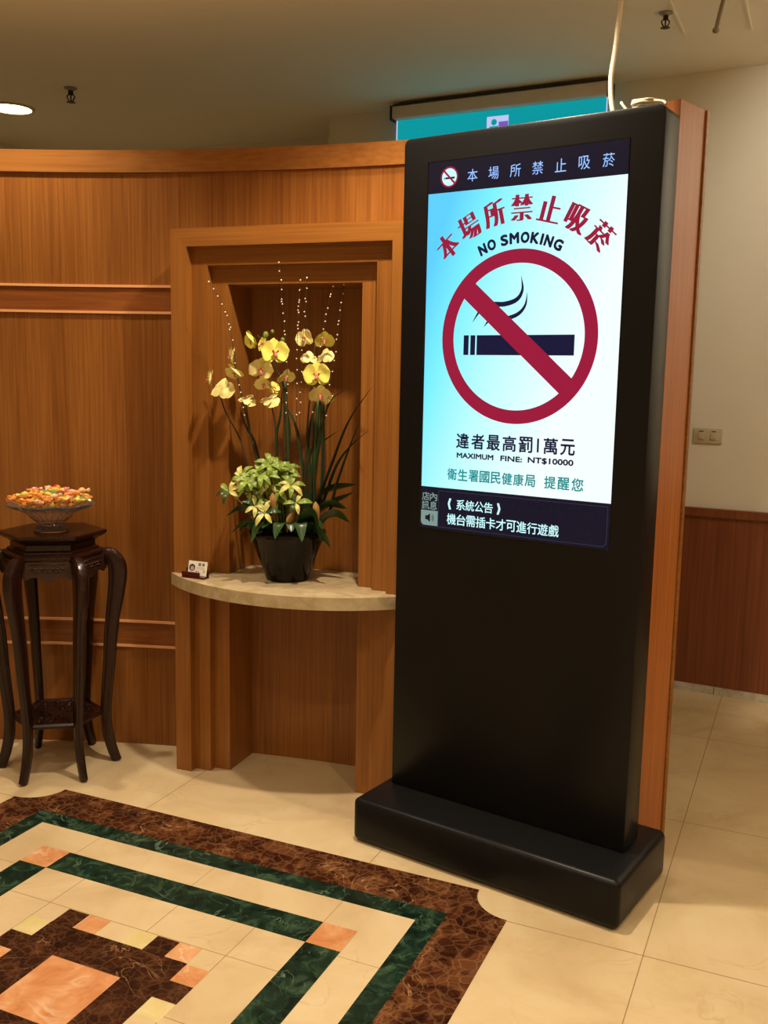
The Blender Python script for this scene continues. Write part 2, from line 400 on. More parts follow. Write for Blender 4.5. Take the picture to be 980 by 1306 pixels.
# ------------------------------------------------------------------ curved timber wall
AC = Vector((-1.5, -0.45)); AR = 4.5
def arc_pts(x0, x1, r, n=60):
    a0 = math.acos((x0 - AC.x) / AR); a1 = math.acos((x1 - AC.x) / AR)
    return [(AC.x + r * math.cos(a0 + (a1 - a0) * k / n), AC.y + r * math.sin(a0 + (a1 - a0) * k / n)) for k in range(n + 1)]
def arc_slab(name, x0, x1, r0, r1, z0, z1, mat, n=60, smooth=True):
    a = arc_pts(x0, x1, r0, n); b_ = arc_pts(x0, x1, r1, n)
    V = []; F = []
    for (p, q) in zip(a, b_):
        V += [(p[0], p[1], z0), (p[0], p[1], z1), (q[0], q[1], z1), (q[0], q[1], z0)]
    for i in range(n):
        k = 4 * i
        for j in range(4): F.append((k + j, k + (j + 1) % 4, k + 4 + (j + 1) % 4, k + 4 + j))
    F += [(0, 1, 2, 3), (4 * n + 3, 4 * n + 2, 4 * n + 1, 4 * n)]
    o = raw(name, V, F, mat, smooth=True)
    o.data.set_sharp_from_angle(angle=R(40))
    return struct(o)
WX0, WX1 = -4.4, 0.66
arc_slab('wall_back', WX0, WX1, AR, AR + 0.11, 0.0, 2.394, 'panel_veneer')
arc_slab('trim_3', WX0, WX1, AR - 0.012, AR + 0.122, 2.3945, 2.48, 'cap_veneer')
# paired bead mouldings to the left of the niche
for nm, z in (('trim_4', 1.950), ('trim_5', 1.845), ('trim_8', 0.549), ('trim_9', 0.441)):
    o = arc_slab(nm, WX0, -0.86, AR - 0.008, AR - 0.0005, z - 0.005, z + 0.005, 'bead_strip_wood')
for nm, z0, z1 in (('trim_10', 1.8515, 1.9435), ('trim_11', 0.4475, 0.5425)):
    arc_slab(nm, WX0, -0.86, AR - 0.0015, AR - 0.0003, z0, z1, 'band_veneer')
# end post of the timber wall, behind the kiosk
ps = Vector((0.898, 3.155, 0)); pd = Vector((0.698, 0.716, 0)).normalized(); pf = Vector((-0.716, 0.698, 0))
bm = bmesh.new()
poly = [ps, ps + pd * 0.166, ps + pd * 0.166 + pf * 0.30, ps + pf * 0.30]
add_prism(bm, [(v.x, v.y) for v in poly], 0, 2.48)
struct(from_bm('trim_12', bm, 'post_veneer', bevel=0.002, seg=1))
bm = bmesh.new(); q0 = ps + pd * 0.1665 - pf * 0.006
poly = [q0, q0 + pd * 0.02, q0 + pd * 0.02 + pf * 0.32, q0 + pf * 0.32]
add_prism(bm, [(v.x, v.y) for v in poly], 0, 2.478)
struct(from_bm('trim_13', bm, 'cap_veneer', bevel=0.003, seg=2))

# ------------------------------------------------------------------ stepped portal in front of the wall
PY = R(-20); PORT = Vector((-0.829, 3.766, 0))
pax = Vector((math.cos(PY), math.sin(PY), 0)); pay = Vector((-math.sin(PY), math.cos(PY), 0))
def y_wall(x):            # depth of the curved wall behind portal-local x
    lo, hi = 0.0, 0.6
    for _ in range(40):
        mid = (lo + hi) / 2; p = PORT + pax * x + pay * mid
        if (Vector((p.x, p.y)) - AC).length < AR: lo = mid
        else: hi = mid
    return lo
portal = tag(empty('niche_portal', PORT, PY), 'stepped timber portal framing the orchid niche against the curved panelled wall', 'niche frame')
def portal_piece(bm, poly, y0, mi):
    f = [bm.verts.new((x, y0, z)) for x, z in poly]; k = [bm.verts.new((x, y_wall(x) - 0.001, z)) for x, z in poly]
    n = len(poly)
    bm.faces.new(f).material_index = mi; bm.faces.new(k[::-1]).material_index = mi
    for i in range(n): bm.faces.new((f[i], k[i], k[(i + 1) % n], f[(i + 1) % n])).material_index = mi
fw = 0.069; PWID = 0.964; tops = [2.144, 2.077, 2.010, 1.942]
for k, nm in enumerate(('outer_frame', 'middle_frame', 'inner_frame')):
    x0, x1 = k * fw, PWID - k * fw; y0 = 0.036 * k; zt, zi = tops[k], tops[k + 1]
    bm = bmesh.new()
    portal_piece(bm, [(x0, 0), (x0 + fw, 0), (x0 + fw, zi), (x0, zt)], y0, 0)
    portal_piece(bm, [(x1 - fw, 0), (x1, 0), (x1, zt), (x1 - fw, zi)], y0, 0)
    N = 10
    top = [(x1 + (x0 - x1) * i / N, zt) for i in range(N + 1)]; bot = [(x0 + fw + (x1 - x0 - 2 * fw) * i / N, zi) for i in range(N + 1)]
    portal_piece(bm, bot + top, y0, 1)
    from_bm(nm, bm, ['frame_veneer', 'frame_veneer_flat'], portal)

# marble shelf, notched round the stepped jambs, bowed front
SZ = 0.82
g = 0.0015
xs0, xs1, sag = -0.012, 0.976, 0.19
ch = (xs1 - xs0) / 2; RR = (ch * ch + sag * sag) / (2 * sag); half = math.asin(ch / RR)
front = [((xs0 + xs1) / 2 + RR * math.sin(-half + 2 * half * i / 40), -g - (RR * math.cos(-half + 2 * half * i / 40) - (RR - sag))) for i in range(41)]
inn = 3 * fw + g
poly = front + [(PWID - fw - g, -g), (PWID - fw - g, 0.036 - g), (PWID - 2 * fw - g, 0.036 - g), (PWID - 2 * fw - g, 0.072 - g), (PWID - inn, 0.072 - g)]
poly += [(PWID - inn + (2 * inn - PWID) * i / 8, y_wall(PWID - inn + (2 * inn - PWID) * i / 8) - 0.003) for i in range(9)]
poly += [(inn, 0.072 - g), (2 * fw + g, 0.072 - g), (2 * fw + g, 0.036 - g), (fw + g, 0.036 - g), (fw + g, -g)]
shelf = empty('marble_shelf', PORT, PY)
bm = bmesh.new(); add_prism(bm, poly, SZ - 0.047, SZ)
sl = from_bm('marble_shelf', bm, 'shelf_marble', bevel=0.0)
sl.location = PORT; sl.rotation_euler = (0, 0, PY); bpy.data.objects.remove(shelf); sl.name = 'marble_shelf'
tag(sl, 'cream marble shelf with a bowed front across the timber niche', 'shelf')

# ------------------------------------------------------------------ digital kiosk
YK = -0.5998; KO = Vector((0.0444, 3.308, 0))
kiosk = tag(empty('display_kiosk', KO, YK), 'tall black freestanding digital kiosk showing a no smoking notice', 'display kiosk')
KW, KZ0, KZ1, KD = 0.870, 0.1585, 2.377, 0.125
bm = bmesh.new(); add_box(bm, -0.041, 0.927, -0.181, 0.242, 0.004, KZ0)
o = from_bm('base', bm, 'black_metal', kiosk, smooth='auto', bevel=0.022, seg=4)
bm = bmesh.new(); rr_ = 0.022
cab = [(0, KZ0 + 0.0005), (KW, KZ0 + 0.0005)] + [(KW - rr_ + rr_ * math.cos(R(15 * i)), KZ1 - rr_ + rr_ * math.sin(R(15 * i))) for i in range(7)] + [(rr_ - rr_ * math.sin(R(15 * i)), KZ1 - rr_ + rr_ * math.cos(R(15 * i))) for i in range(7)]
add_prism(bm, cab, 0, KD, conv=lambda x, z, y: (x, y, z))
cabinet = from_bm('cabinet', bm, 'black_metal', kiosk, smooth='auto', bevel=0.005, seg=2)
# screen
SX0, SX1, SZ0, SZ1 = 0.094, 0.771, 1.101, 2.295
bm = bmesh.new(); add_box(bm, SX0, SX1, -0.002, 0.002, SZ0, SZ1)
screen = from_bm('screen', bm, 'black_gloss', kiosk)
screen['label'] = 'lit portrait display panel'
def flat(name, poly, lvl, mat, thick=0.0002):
    """a displayed shape: polygon(s) in kiosk x,z, on the face of the screen"""
    y = -0.0022 - lvl * 0.0004
    bm = bmesh.new()
    polys = poly if isinstance(poly[0][0], (list, tuple)) else [poly]
    for pl in polys:
        vs_ = [bm.verts.new((x, y, z)) for x, z in pl]
        if len(pl) > 4 :
            f = bm.faces.new(vs_)
        else: f = bm.faces.new(vs_)
        f.normal_update()
        if f.normal.y > 0: f.normal_flip()
    bmesh.ops.triangulate(bm, faces=[f for f in bm.faces if len(f.verts) > 4])
    return from_bm(name, bm, mat, screen, recalc=False)
def rct(x0, x1, z0, z1): return [(x0, z0), (x1, z0), (x1, z1), (x0, z1)]
def ring(cx, cz, r0, r1, n=96, a0=0, a1=360):
    out = []
    for i in range(n):
        a = R(a0 + (a1 - a0) * i / n); b_ = R(a0 + (a1 - a0) * (i + 1) / n)
        out.append([(cx + r0 * math.cos(a), cz + r0 * math.sin(a)), (cx + r1 * math.cos(a), cz + r1 * math.sin(a)), (cx + r1 * math.cos(b_), cz + r1 * math.sin(b_)), (cx + r0 * math.cos(b_), cz + r0 * math.sin(b_))])
    return out
def disc(cx, cz, r, n=48): return [(cx + r * math.cos(2 * math.pi * i / n), cz + r * math.sin(2 * math.pi * i / n)) for i in range(n)]
def rrect(x0, x1, z0, z1, r, n=6, corners=(1, 1, 1, 1)):
    out = []
    for k, (cx, cz, a0) in enumerate(((x1 - r, z1 - r, 0), (x0 + r, z1 - r, 90), (x0 + r, z0 + r, 180), (x1 - r, z0 + r, 270))):
        if corners[k]:
            out += [(cx + r * math.cos(R(a0 + 90 * i / n)), cz + r * math.sin(R(a0 + 90 * i / n))) for i in range(n + 1)]
        else:
            out.append([(x1, z1), (x0, z1), (x0, z0), (x1, z0)][k])
    return out
IX0, IX1 = 0.0995, 0.7705
flat('header_band', rct(IX0, IX1, 2.1955, 2.292), 0, 'lcd_navy')
flat('poster_ground', rct(IX0, IX1, 1.2445, 2.195), 0, 'lcd_poster')
flat('ticker_band', rct(IX0, IX1, 1.104, 1.244), 0, 'lcd_navy')
CX, CZ, RO, RI = 0.4355, 1.737, 0.269, 0.2265
flat('prohibition_ring', ring(CX, CZ, RI, RO), 2, 'lcd_red')
# slash, clipped to the ring
dv = Vector((0.341, -0.292)).normalized(); nv = Vector((-dv.y, dv.x)); hw = 0.0305
pm = Vector((0.4355, 1.737))
def on_circle(off):
    L = math.sqrt(((RI + RO) / 2) ** 2 - off * off); return L
sl_poly = []
for off, sgn in ((hw, -1), (hw, 1), (-hw, 1), (-hw, -1)):
    p = pm + nv * off + dv * (on_circle(off) * sgn); sl_poly.append((p.x, p.y))
flat('prohibition_slash', sl_poly, 2.5, 'lcd_red')
flat('cigarette', [rct(0.247, 0.2655, 1.682, 1.7445), rct(0.272, 0.2895, 1.682, 1.7445), rct(0.295, 0.630, 1.682, 1.7445)], 1, 'lcd_ink')
def wisp(pts, w):
    P = smooth_path([(x, 0, z) for x, z in pts], 10); n = len(P); quads = []
    Ls = []; Rs = []
    for i, p in enumerate(P):
        t = (P[min(i + 1, n - 1)] - P[max(i - 1, 0)]).normalized(); nn = Vector((-t.z, 0, t.x))
        h = w * math.sin(math.pi * min(1, max(0.02, i / (n - 1)))) ** 0.8
        Ls.append((p.x + nn.x * h, p.z + nn.z * h)); Rs.append((p.x - nn.x * h, p.z - nn.z * h))
    return [[Ls[i], Ls[i + 1], Rs[i + 1], Rs[i]] for i in range(n - 1)]
flat('smoke_wisp', wisp([(0.445, 1.922), (0.450, 1.882), (0.432, 1.853), (0.390, 1.840), (0.340, 1.840), (0.305, 1.822), (0.277, 1.785)], 0.0075), 1, 'lcd_ink')
flat('smoke_wisp', wisp([(0.467, 1.872), (0.462, 1.836), (0.440, 1.810), (0.400, 1.796), (0.355, 1.795), (0.335, 1.788), (0.319, 1.770)], 0.0065), 1, 'lcd_ink')
# lettering
_dg_cache = {}
def glyph_mesh(body, bold=0.0):
    cu = bpy.data.curves.new('t', 'FONT'); cu.body = body; cu.size = 1.0; cu.offset = bold
    cu.resolution_u = 4
    o = bpy.data.objects.new('t', cu); col.objects.link(o)
    dg = bpy.context.evaluated_depsgraph_get(); dg.update()
    me = bpy.data.meshes.new_from_object(o.evaluated_get(dg))
    bpy.data.objects.remove(o); bpy.data.curves.remove(cu)
    V = [(v.co.x, v.co.y) for v in me.vertices]; F = [tuple(p.vertices) for p in me.polygons]
    bpy.data.meshes.remove(me)
    return V, F
def writing(name, items, lvl, mat, holder=None, yoff=None):
    """items: (text, centre x, centre z, width or None, height, rotation deg, bold, smear)"""
    y = (-0.0022 - lvl * 0.0004) if yoff is None else yoff
    V = []; F = []
    for body, cx, cz, w, h, rot, bold, smear in items:
        gv, gf = glyph_mesh(body, -0.008 if smear else 0.0)
        if not gv: continue
        x0 = min(v[0] for v in gv); x1 = max(v[0] for v in gv); z0 = min(v[1] for v in gv); z1 = max(v[1] for v in gv)
        sz = h / (z1 - z0); sx = (w / (x1 - x0)) if w else sz
        bo = bold * sz * 0.9
        offs = [(0, 0)] if not bold else [(bo * math.cos(q * 0.7854), bo * math.sin(q * 0.7854)) for q in range(8)]
        if smear: offs = [(q, 0) for q in (-smear, -smear / 3, smear / 3, smear)]
        for qi, (dx, dz) in enumerate(offs):
            b0 = len(V)
            for gx, gz in gv:
                px, pz = (gx - (x0 + x1) / 2) * sx + dx, (gz - (z0 + z1) / 2) * sz + dz
                c, s = math.cos(R(rot)), math.sin(R(rot))
                V.append((cx + px * c - pz * s, y - qi * 0.00001, cz + px * s + pz * c))
            F += [tuple(b0 + i for i in f) for f in gf]
    o = raw(name, V, F, mat, holder or screen, recalc=False)
    return o
chars = '本場所禁止吸菸'
for i, ch_ in enumerate(chars): writing('header_character', [(ch_, 0.261 + 0.0749 * i, 2.2400, 0.036, 0.038, 0, 0, 0)], 1, 'lcd_blue_white')
AZ = 2.128 - 0.389; its = []
for i, ch_ in enumerate(chars):
    a = (-42 + 14 * i)
    its.append((ch_, 0.4375 + 0.389 * math.sin(R(a)), AZ + 0.389 * math.cos(R(a)), 0.066, 0.078, -a, 0.0, 0.0045))
writing('arched_title_writing', its, 1, 'lcd_red')
adv = dict(N=.76, O=.80, S=.70, M=.90, K=.76, I=.34, G=.82); adv[' '] = .30
wds = dict(N=.0265, O=.0285, S=.0245, M=.032, K=.0275, I=.0085, G=.0285)
txt = 'NO SMOKING'; tot = sum(adv[c] for c in txt); pos = 0; its = []
for c in txt:
    a = -28.5 + 57 * (pos + adv[c] / 2) / tot; pos += adv[c]
    if c != ' ': its.append((c, CX + 0.302 * math.sin(R(a)), CZ + 0.302 * math.cos(R(a)), wds[c] * 0.9 if c != 'I' else None, 0.030, -a, 0.058, 0))
writing('no_smoking_writing', its, 1, 'lcd_ink')
its = []; xx = 0.226
for ch_ in '違者最高罰1萬元':
    w = 0.022 if ch_ == '1' else 0.050
    its.append((ch_, xx + w / 2 + (0.003), 1.405, 0.046 if ch_ != '1' else None, 0.048 if ch_ != '1' else 0.043, 0, 0.024 if ch_ != '1' else 0.004, 0))
    xx += w + 0.0068
writing('fine_writing', its, 1, 'lcd_ink')
for it_ in [('MAXIMUM', 0.3015, 1.357, 0.134, 0.016, 0, 0.05, 0), ('FINE:', 0.433, 1.357, 0.075, 0.016, 0, 0.05, 0), ('NT$10000', 0.568, 1.357, 0.152, 0.0195, 0, 0.05, 0)]: writing('maximum_fine_writing', [it_], 1, 'lcd_ink')
its = [(ch_, 0.218 + 0.0405 * i, 1.2925, 0.035, 0.037, 0, 0.020, 0) for i, ch_ in enumerate('衛生署國民健康局')]
writing('bureau_writing', its, 1, 'lcd_green')
its = [(ch_, 0.570 + 0.0455 * i, 1.2925, 0.038, 0.038, 0, 0.020, 0) for i, ch_ in enumerate('提醒您')]
writing('reminder_writing', its, 1, 'lcd_green')
its = [('《', 0.211, 1.193, 0.011, 0.036, 0, 0.03, 0), ('》', 0.395, 1.193, 0.011, 0.036, 0, 0.03, 0)]
its += [(ch_, 0.254 + 0.0345 * i, 1.193, 0.032, 0.034, 0, 0.012, 0) for i, ch_ in enumerate('系統公告')]
its += [(ch_, 0.220 + 0.0369 * i, 1.1425, 0.034, 0.036, 0, 0.012, 0) for i, ch_ in enumerate('機台需插卡才可進行遊戲')]
writing('ticker_writing', its, 1, 'lcd_white')
# ticker outline, corner tile and loudspeaker tile
w_ = 0.0012
o_out = rrect(0.168, 0.7625, 1.111, 1.2345, 0.016, corners=(0, 0, 0, 1)); o_in = rrect(0.168 + w_, 0.7625 - w_, 1.111 + w_, 1.2345 - w_, 0.015, corners=(0, 0, 0, 1))
flat('ticker_outline', [[o_out[i], o_out[(i + 1) % len(o_out)], o_in[(i + 1) % len(o_in)], o_in[i]] for i in range(len(o_out))], 1, 'lcd_line')
writing('corner_writing', [(ch_, 0.1175 + 0.031 * (i % 2), 1.2115 - 0.030 * (i // 2), 0.028, 0.028, 0, 0.014, 0) for i, ch_ in enumerate('店內訊息')], 1, 'lcd_grey')
flat('loudspeaker_tile', rrect(0.1005, 0.1665, 1.113, 1.164, 0.014, corners=(0, 0, 1, 0)), 1, 'lcd_grey')
flat('loudspeaker_symbol', [[(0.118, 1.132), (0.126, 1.132), (0.126, 1.146), (0.118, 1.146)], [(0.126, 1.132), (0.137, 1.124), (0.137, 1.154), (0.126, 1.146)]] + ring(0.136, 1.139, 0.0085, 0.0105, 10, -45, 45) + ring(0.136, 1.139, 0.0135, 0.0158, 12, -45, 45), 2, 'lcd_navy')
# small no-smoking symbol in the header
flat('header_symbol', disc(0.177, 2.242, 0.029), 1, 'lcd_white')
flat('header_symbol_ring', ring(0.177, 2.242, 0.027, 0.0325, 40) + [[(0.177 - 0.0215, 2.242 + 0.017), (0.177 - 0.017, 2.242 + 0.0215), (0.177 + 0.0215, 2.242 - 0.017), (0.177 + 0.017, 2.242 - 0.0215)]], 2.5, 'lcd_red')
flat('header_symbol_cigarette', [rct(0.157, 0.160, 2.236, 2.242), rct(0.162, 0.197, 2.236, 2.242)], 2, 'lcd_ink')

# cable hanging from the ceiling to the kiosk and the coil on its top
bm = bmesh.new()
add_tube(bm, smooth_path([(0.70, 3.02, KZ1 + 0.007), (0.665, 3.03, KZ1 + 0.02), (0.655, 3.05, KZ1 + 0.12), (0.672, 3.08, 2.62), (0.69, 3.10, 2.86), (0.69, 3.10, 3.0995)], 8), 0.0075, 10)
tag(from_bm('power_cable', bm, 'white_cable', smooth=True), 'white cable hanging from the ceiling down to the kiosk top', 'cable')
bm = bmesh.new()
pts = []
for i in range(46):
    a = i * 0.62; pts.append((0.735 + 0.036 * math.cos(a) + 0.006 * random.uniform(-1, 1), 2.935 + 0.022 * math.sin(a) + 0.004 * random.uniform(-1, 1), KZ1 + 0.005 + 0.0007 * i + 0.002 * random.random()))
pts = [(0.672, 2.975, KZ1 + 0.040), (0.682, 2.965, KZ1 + 0.022), (0.700, 2.955, KZ1 + 0.006)] + pts + [(0.770, 2.90, KZ1 + 0.026), (0.781, 2.888, KZ1 + 0.014)]
add_tube(bm, smooth_path(pts, 3), 0.0042, 6)
tag(from_bm('coiled_cord', bm, 'white_cable', smooth=True), 'coiled white cord lying bundled on top of the kiosk', 'cord')

# ------------------------------------------------------------------ projector screen on the far wall
pj = tag(empty('projector_screen', WA + WD * (-1.07) - WN * 0.10, YW), 'roller projector screen showing teal high on the far wall', 'projector screen')
bm = bmesh.new(); add_box(bm, -0.605, 0.600, -0.045, 0.055, 3.008, 3.076)
from_bm('case', bm, 'grey_fabric_case', pj, smooth='auto', bevel=0.012, seg=3)
for x0, x1 in ((-0.613, -0.6052), (0.6002, 0.609)):
    bm = bmesh.new(); add_box(bm, x0, x1, -0.05, 0.06, 3.0, 3.081); from_bm('end_cap', bm, 'brown_case', pj, bevel=0.003, seg=1)
bm = bmesh.new(); add_box(bm, -0.60, 0.595, -0.04, 0.05, 3.0765, 3.084); from_bm('case_lid', bm, 'brown_case', pj)
for x in (-0.35, 0.32):
    bm = bmesh.new(); add_box(bm, x - 0.02, x + 0.02, 0.0, 0.0995, 3.085, 3.098); from_bm('bracket', bm, 'brown_case', pj)
bm = bmesh.new(); add_box(bm, -0.595, 0.590, 0.004, 0.006, 2.2, 3.0075); cl = from_bm('cloth', bm, 'projected_teal', pj)
bm = bmesh.new(); add_box(bm, -0.595, 0.590, 0.0, 0.012, 2.18, 2.2); from_bm('weight_bar', bm, 'brown_case', pj)
for x0, x1 in ((-0.595, -0.588), (0.584, 0.590)):
    bm = bmesh.new(); add_box(bm, x0, x1, 0.0032, 0.0039, 2.21, 3.007); from_bm('bright_edge', bm, 'projected_white', cl)
def pflat(name, polys, y, mat):
    bm = bmesh.new()
    for pl in polys:
        f = bm.faces.new([bm.verts.new((x, y, z)) for x, z in pl]); f.normal_update()
        if f.normal.y > 0: f.normal_flip()
    from_bm(name, bm, mat, cl, recalc=False)
pflat('projected_tile', [rct(-0.056, 0.066, 2.86, 2.975)], 0.0035, 'projected_white')
pflat('projected_symbol', [disc(-0.015, 2.945, 0.016, 24), rct(-0.04, 0.01, 2.87, 2.925)], 0.003, 'projected_teal')
pflat('projected_band', [rct(0.012, 0.064, 2.865, 2.945)], 0.003, 'projected_violet')

# ------------------------------------------------------------------ ceiling fittings
dl = tag(empty('ceiling_downlight', (-2.2, 5.87, 3.1)), 'round glowing recessed downlight in the ceiling above the timber wall', 'ceiling light')
bm = bmesh.new(); add_lathe(bm, [(0.110, -0.010), (0.122, -0.010), (0.130, -0.0005), (0.110, -0.0005), (0.110, -0.010)], 40, cap=False); from_bm('trim_ring', bm, 'cream_plastic', dl, smooth='auto')
bm = bmesh.new(); add_lathe(bm, [(0.02, -0.012), (0.1095, -0.008), (0.1095, -0.0008), (0.02, -0.0008)], 40); from_bm('glowing_lens', bm, 'lamp_glow', dl, smooth='auto')
def sprinkler(loc, label, deflector=True):
    t = tag(empty('fire_sprinkler', loc), label, 'sprinkler', 'ceiling sprinklers')
    bm = bmesh.new(); add_lathe(bm, [(0.028, -0.0005), (0.028, -0.004), (0.014, -0.010), (0.012, -0.012)], 24); from_bm('escutcheon', bm, 'grey_pipe', t, smooth='auto')
    bm = bmesh.new(); add_lathe(bm, [(0.011, -0.012), (0.011, -0.026), (0.007, -0.030)], 16); from_bm('body', bm, 'dark_bronze', t, smooth='auto')
    bm = bmesh.new()
    for s in (-1, 1): add_tube(bm, smooth_path([(0.008 * s, 0, -0.026), (0.016 * s, 0, -0.036), (0.010 * s, 0, -0.05), (0.001 * s, 0, -0.058)], 4), 0.0028, 6)
    add_tube(bm, [(0, 0, -0.028), (0, 0, -0.058)], 0.003, 6)
    from_bm('yoke', bm, 'dark_bronze', t, smooth=True)
    bm = bmesh.new(); add_lathe(bm, [(0.006, -0.0575), (0.020, -0.058), (0.020, -0.060), (0.004, -0.061)], 20, mod=lambda i, j: 1.0 if i % 2 else (0.72 if j in (1, 2) else 1)); from_bm('deflector', bm, 'dark_bronze', t)
    return t
a_ = sprinkler((-1.722, 5.446, 3.1), 'small bronze sprinkler head on the ceiling left, near the glowing downlight'); a_.scale = (1.25, 1.25, 1.25)
a_ = sprinkler((1.116, 4.209, 3.1), 'small dark sprinkler head on the ceiling right, beside the hanging pipe'); a_.scale = (1.0, 1.0, 1.0)
t = tag(empty('hanging_pipe', (1.33, 4.02, 3.1)), 'short grey pipe hanging from the ceiling at the top right', 'pipe')
bm = bmesh.new(); add_tube(bm, [(-0.04, 0.0, -0.0005), (-0.055, 0.03, -0.115)], 0.0085, 14); from_bm('tube', bm, 'grey_pipe', t, smooth='auto')
bm = bmesh.new(); add_tube(bm, [(-0.0545, 0.029, -0.111), (-0.0555, 0.031, -0.120), (-0.0565, 0.033, -0.128)], [0.0115, 0.014, 0.009], 16); from_bm('end_ferrule', bm, 'grey_pipe', t, smooth='auto')

# ------------------------------------------------------------------ switch plate on the right wall
sw = tag(empty('wall_switch', WA + WD * 0.092 + Vector((0, 0, 1.334)), YW), 'beige double switch plate on the white wall above the wainscot', 'switch')
bm = bmesh.new(); add_box(bm, -0.071, 0.071, -0.009, -0.0005, -0.038, 0.038); from_bm('plate', bm, 'cream_plastic', sw, smooth='auto', bevel=0.003, seg=2)
for x in (-0.03, 0.03):
    bm = bmesh.new(); add_box(bm, x - 0.015, x + 0.015, -0.0145, -0.0092, -0.018, 0.016); k = from_bm('rocker', bm, 'cream_plastic', sw, smooth='auto', bevel=0.002, seg=2)
    bm = bmesh.new(); add_box(bm, x - 0.012, x + 0.010, -0.0100, -0.0092, 0.021, 0.025); from_bm('indicator_mark', bm, 'dark_bronze', sw)

# ------------------------------------------------------------------ hexagonal plant stand
TC = Vector((-1.318, 3.795, 0)); TR0 = R(12)
st = tag(empty('plant_stand', TC, TR0), 'dark carved rosewood six-legged stand holding the bowl of sweets', 'plant stand')
def hexa(r, off=0): return [(r * math.cos(R(60 * k + off)), r * math.sin(R(60 * k + off))) for k in range(6)]
def hex_loft(name, prof, mat, parent=st, bevel=0.0):
    bm = bmesh.new(); rings = []
    for r, z in prof: rings.append([bm.verts.new((x, y, z)) for x, y in hexa(r)])
    for j in range(len(rings) - 1):
        for i in range(6): bm.faces.new((rings[j][i], rings[j][(i + 1) % 6], rings[j + 1][(i + 1) % 6], rings[j + 1][i]))
    bm.faces.new(rings[0][::-1]); bm.faces.new(rings[-1])
    return from_bm(name, bm, mat, parent, bevel=bevel, seg=2)
hex_loft('tabletop', [(0.170, 0.945), (0.188, 0.952), (0.203, 0.962), (0.208, 0.970), (0.208, 0.977), (0.200, 0.979)], 'rosewood')
hex_loft('waist', [(0.176, 0.905), (0.176, 0.912), (0.162, 0.918), (0.162, 0.938), (0.172, 0.9448)], 'rosewood')
hex_loft('moulding', [(0.186, 0.880), (0.200, 0.886), (0.202, 0.896), (0.190, 0.9045)], 'rosewood')
legpath = [(0.178, 0.878), (0.218, 0.870), (0.243, 0.835), (0.247, 0.79), (0.240, 0.72), (0.224, 0.62), (0.213, 0.52), (0.206, 0.42), (0.196, 0.32), (0.189, 0.22), (0.192, 0.14), (0.206, 0.07), (0.224, 0.015), (0.231, 0.002)]
legrad = [0.020, 0.027, 0.031, 0.031, 0.028, 0.024, 0.0225, 0.021, 0.0195, 0.0185, 0.0185, 0.0175, 0.0165, 0.0155]
for k in range(6):
    a = R(60 * k); dr = Vector((math.cos(a), math.sin(a), 0)); dt = Vector((-dr.y, dr.x, 0))
    P = smooth_path([dr * r + Vector((0, 0, z)) for r, z in legpath], 4)
    rads = []
    for i in range(len(P)):
        f = i / 4; j = min(int(f), len(legrad) - 2); rads.append(legrad[j] + (legrad[j + 1] - legrad[j]) * (f - j))
    # rounded-square section swept along the S curve
    bm = bmesh.new(); rings = []
    for i, p in enumerate(P):
        t = (P[min(i + 1, len(P) - 1)] - P[max(i - 1, 0)]).normalized(); n = dt.cross(t).normalized(); r_ = rads[i]
        rg = []
        for q in range(12):
            an = 2 * math.pi * q / 12; c, s = math.cos(an), math.sin(an)
            c = math.copysign(abs(c) ** 0.6, c); s = math.copysign(abs(s) ** 0.6, s)
            rg.append(bm.verts.new(p + n * (r_ * 1.22 * c) + dt * (r_ * 0.80 * s)))
        rings.append(rg)
    zfix = [v for rg in rings for v in rg if v.co.z < 0.0]
    for v in zfix: v.co.z = 0.0006
    for j in range(len(rings) - 1):
        for q in range(12): bm.faces.new((rings[j][q], rings[j][(q + 1) % 12], rings[j + 1][(q + 1) % 12], rings[j + 1][q]))
    bm.faces.new(rings[0][::-1]); bm.faces.new(rings[-1])
    from_bm('leg', bm, 'rosewood', st, smooth='auto')
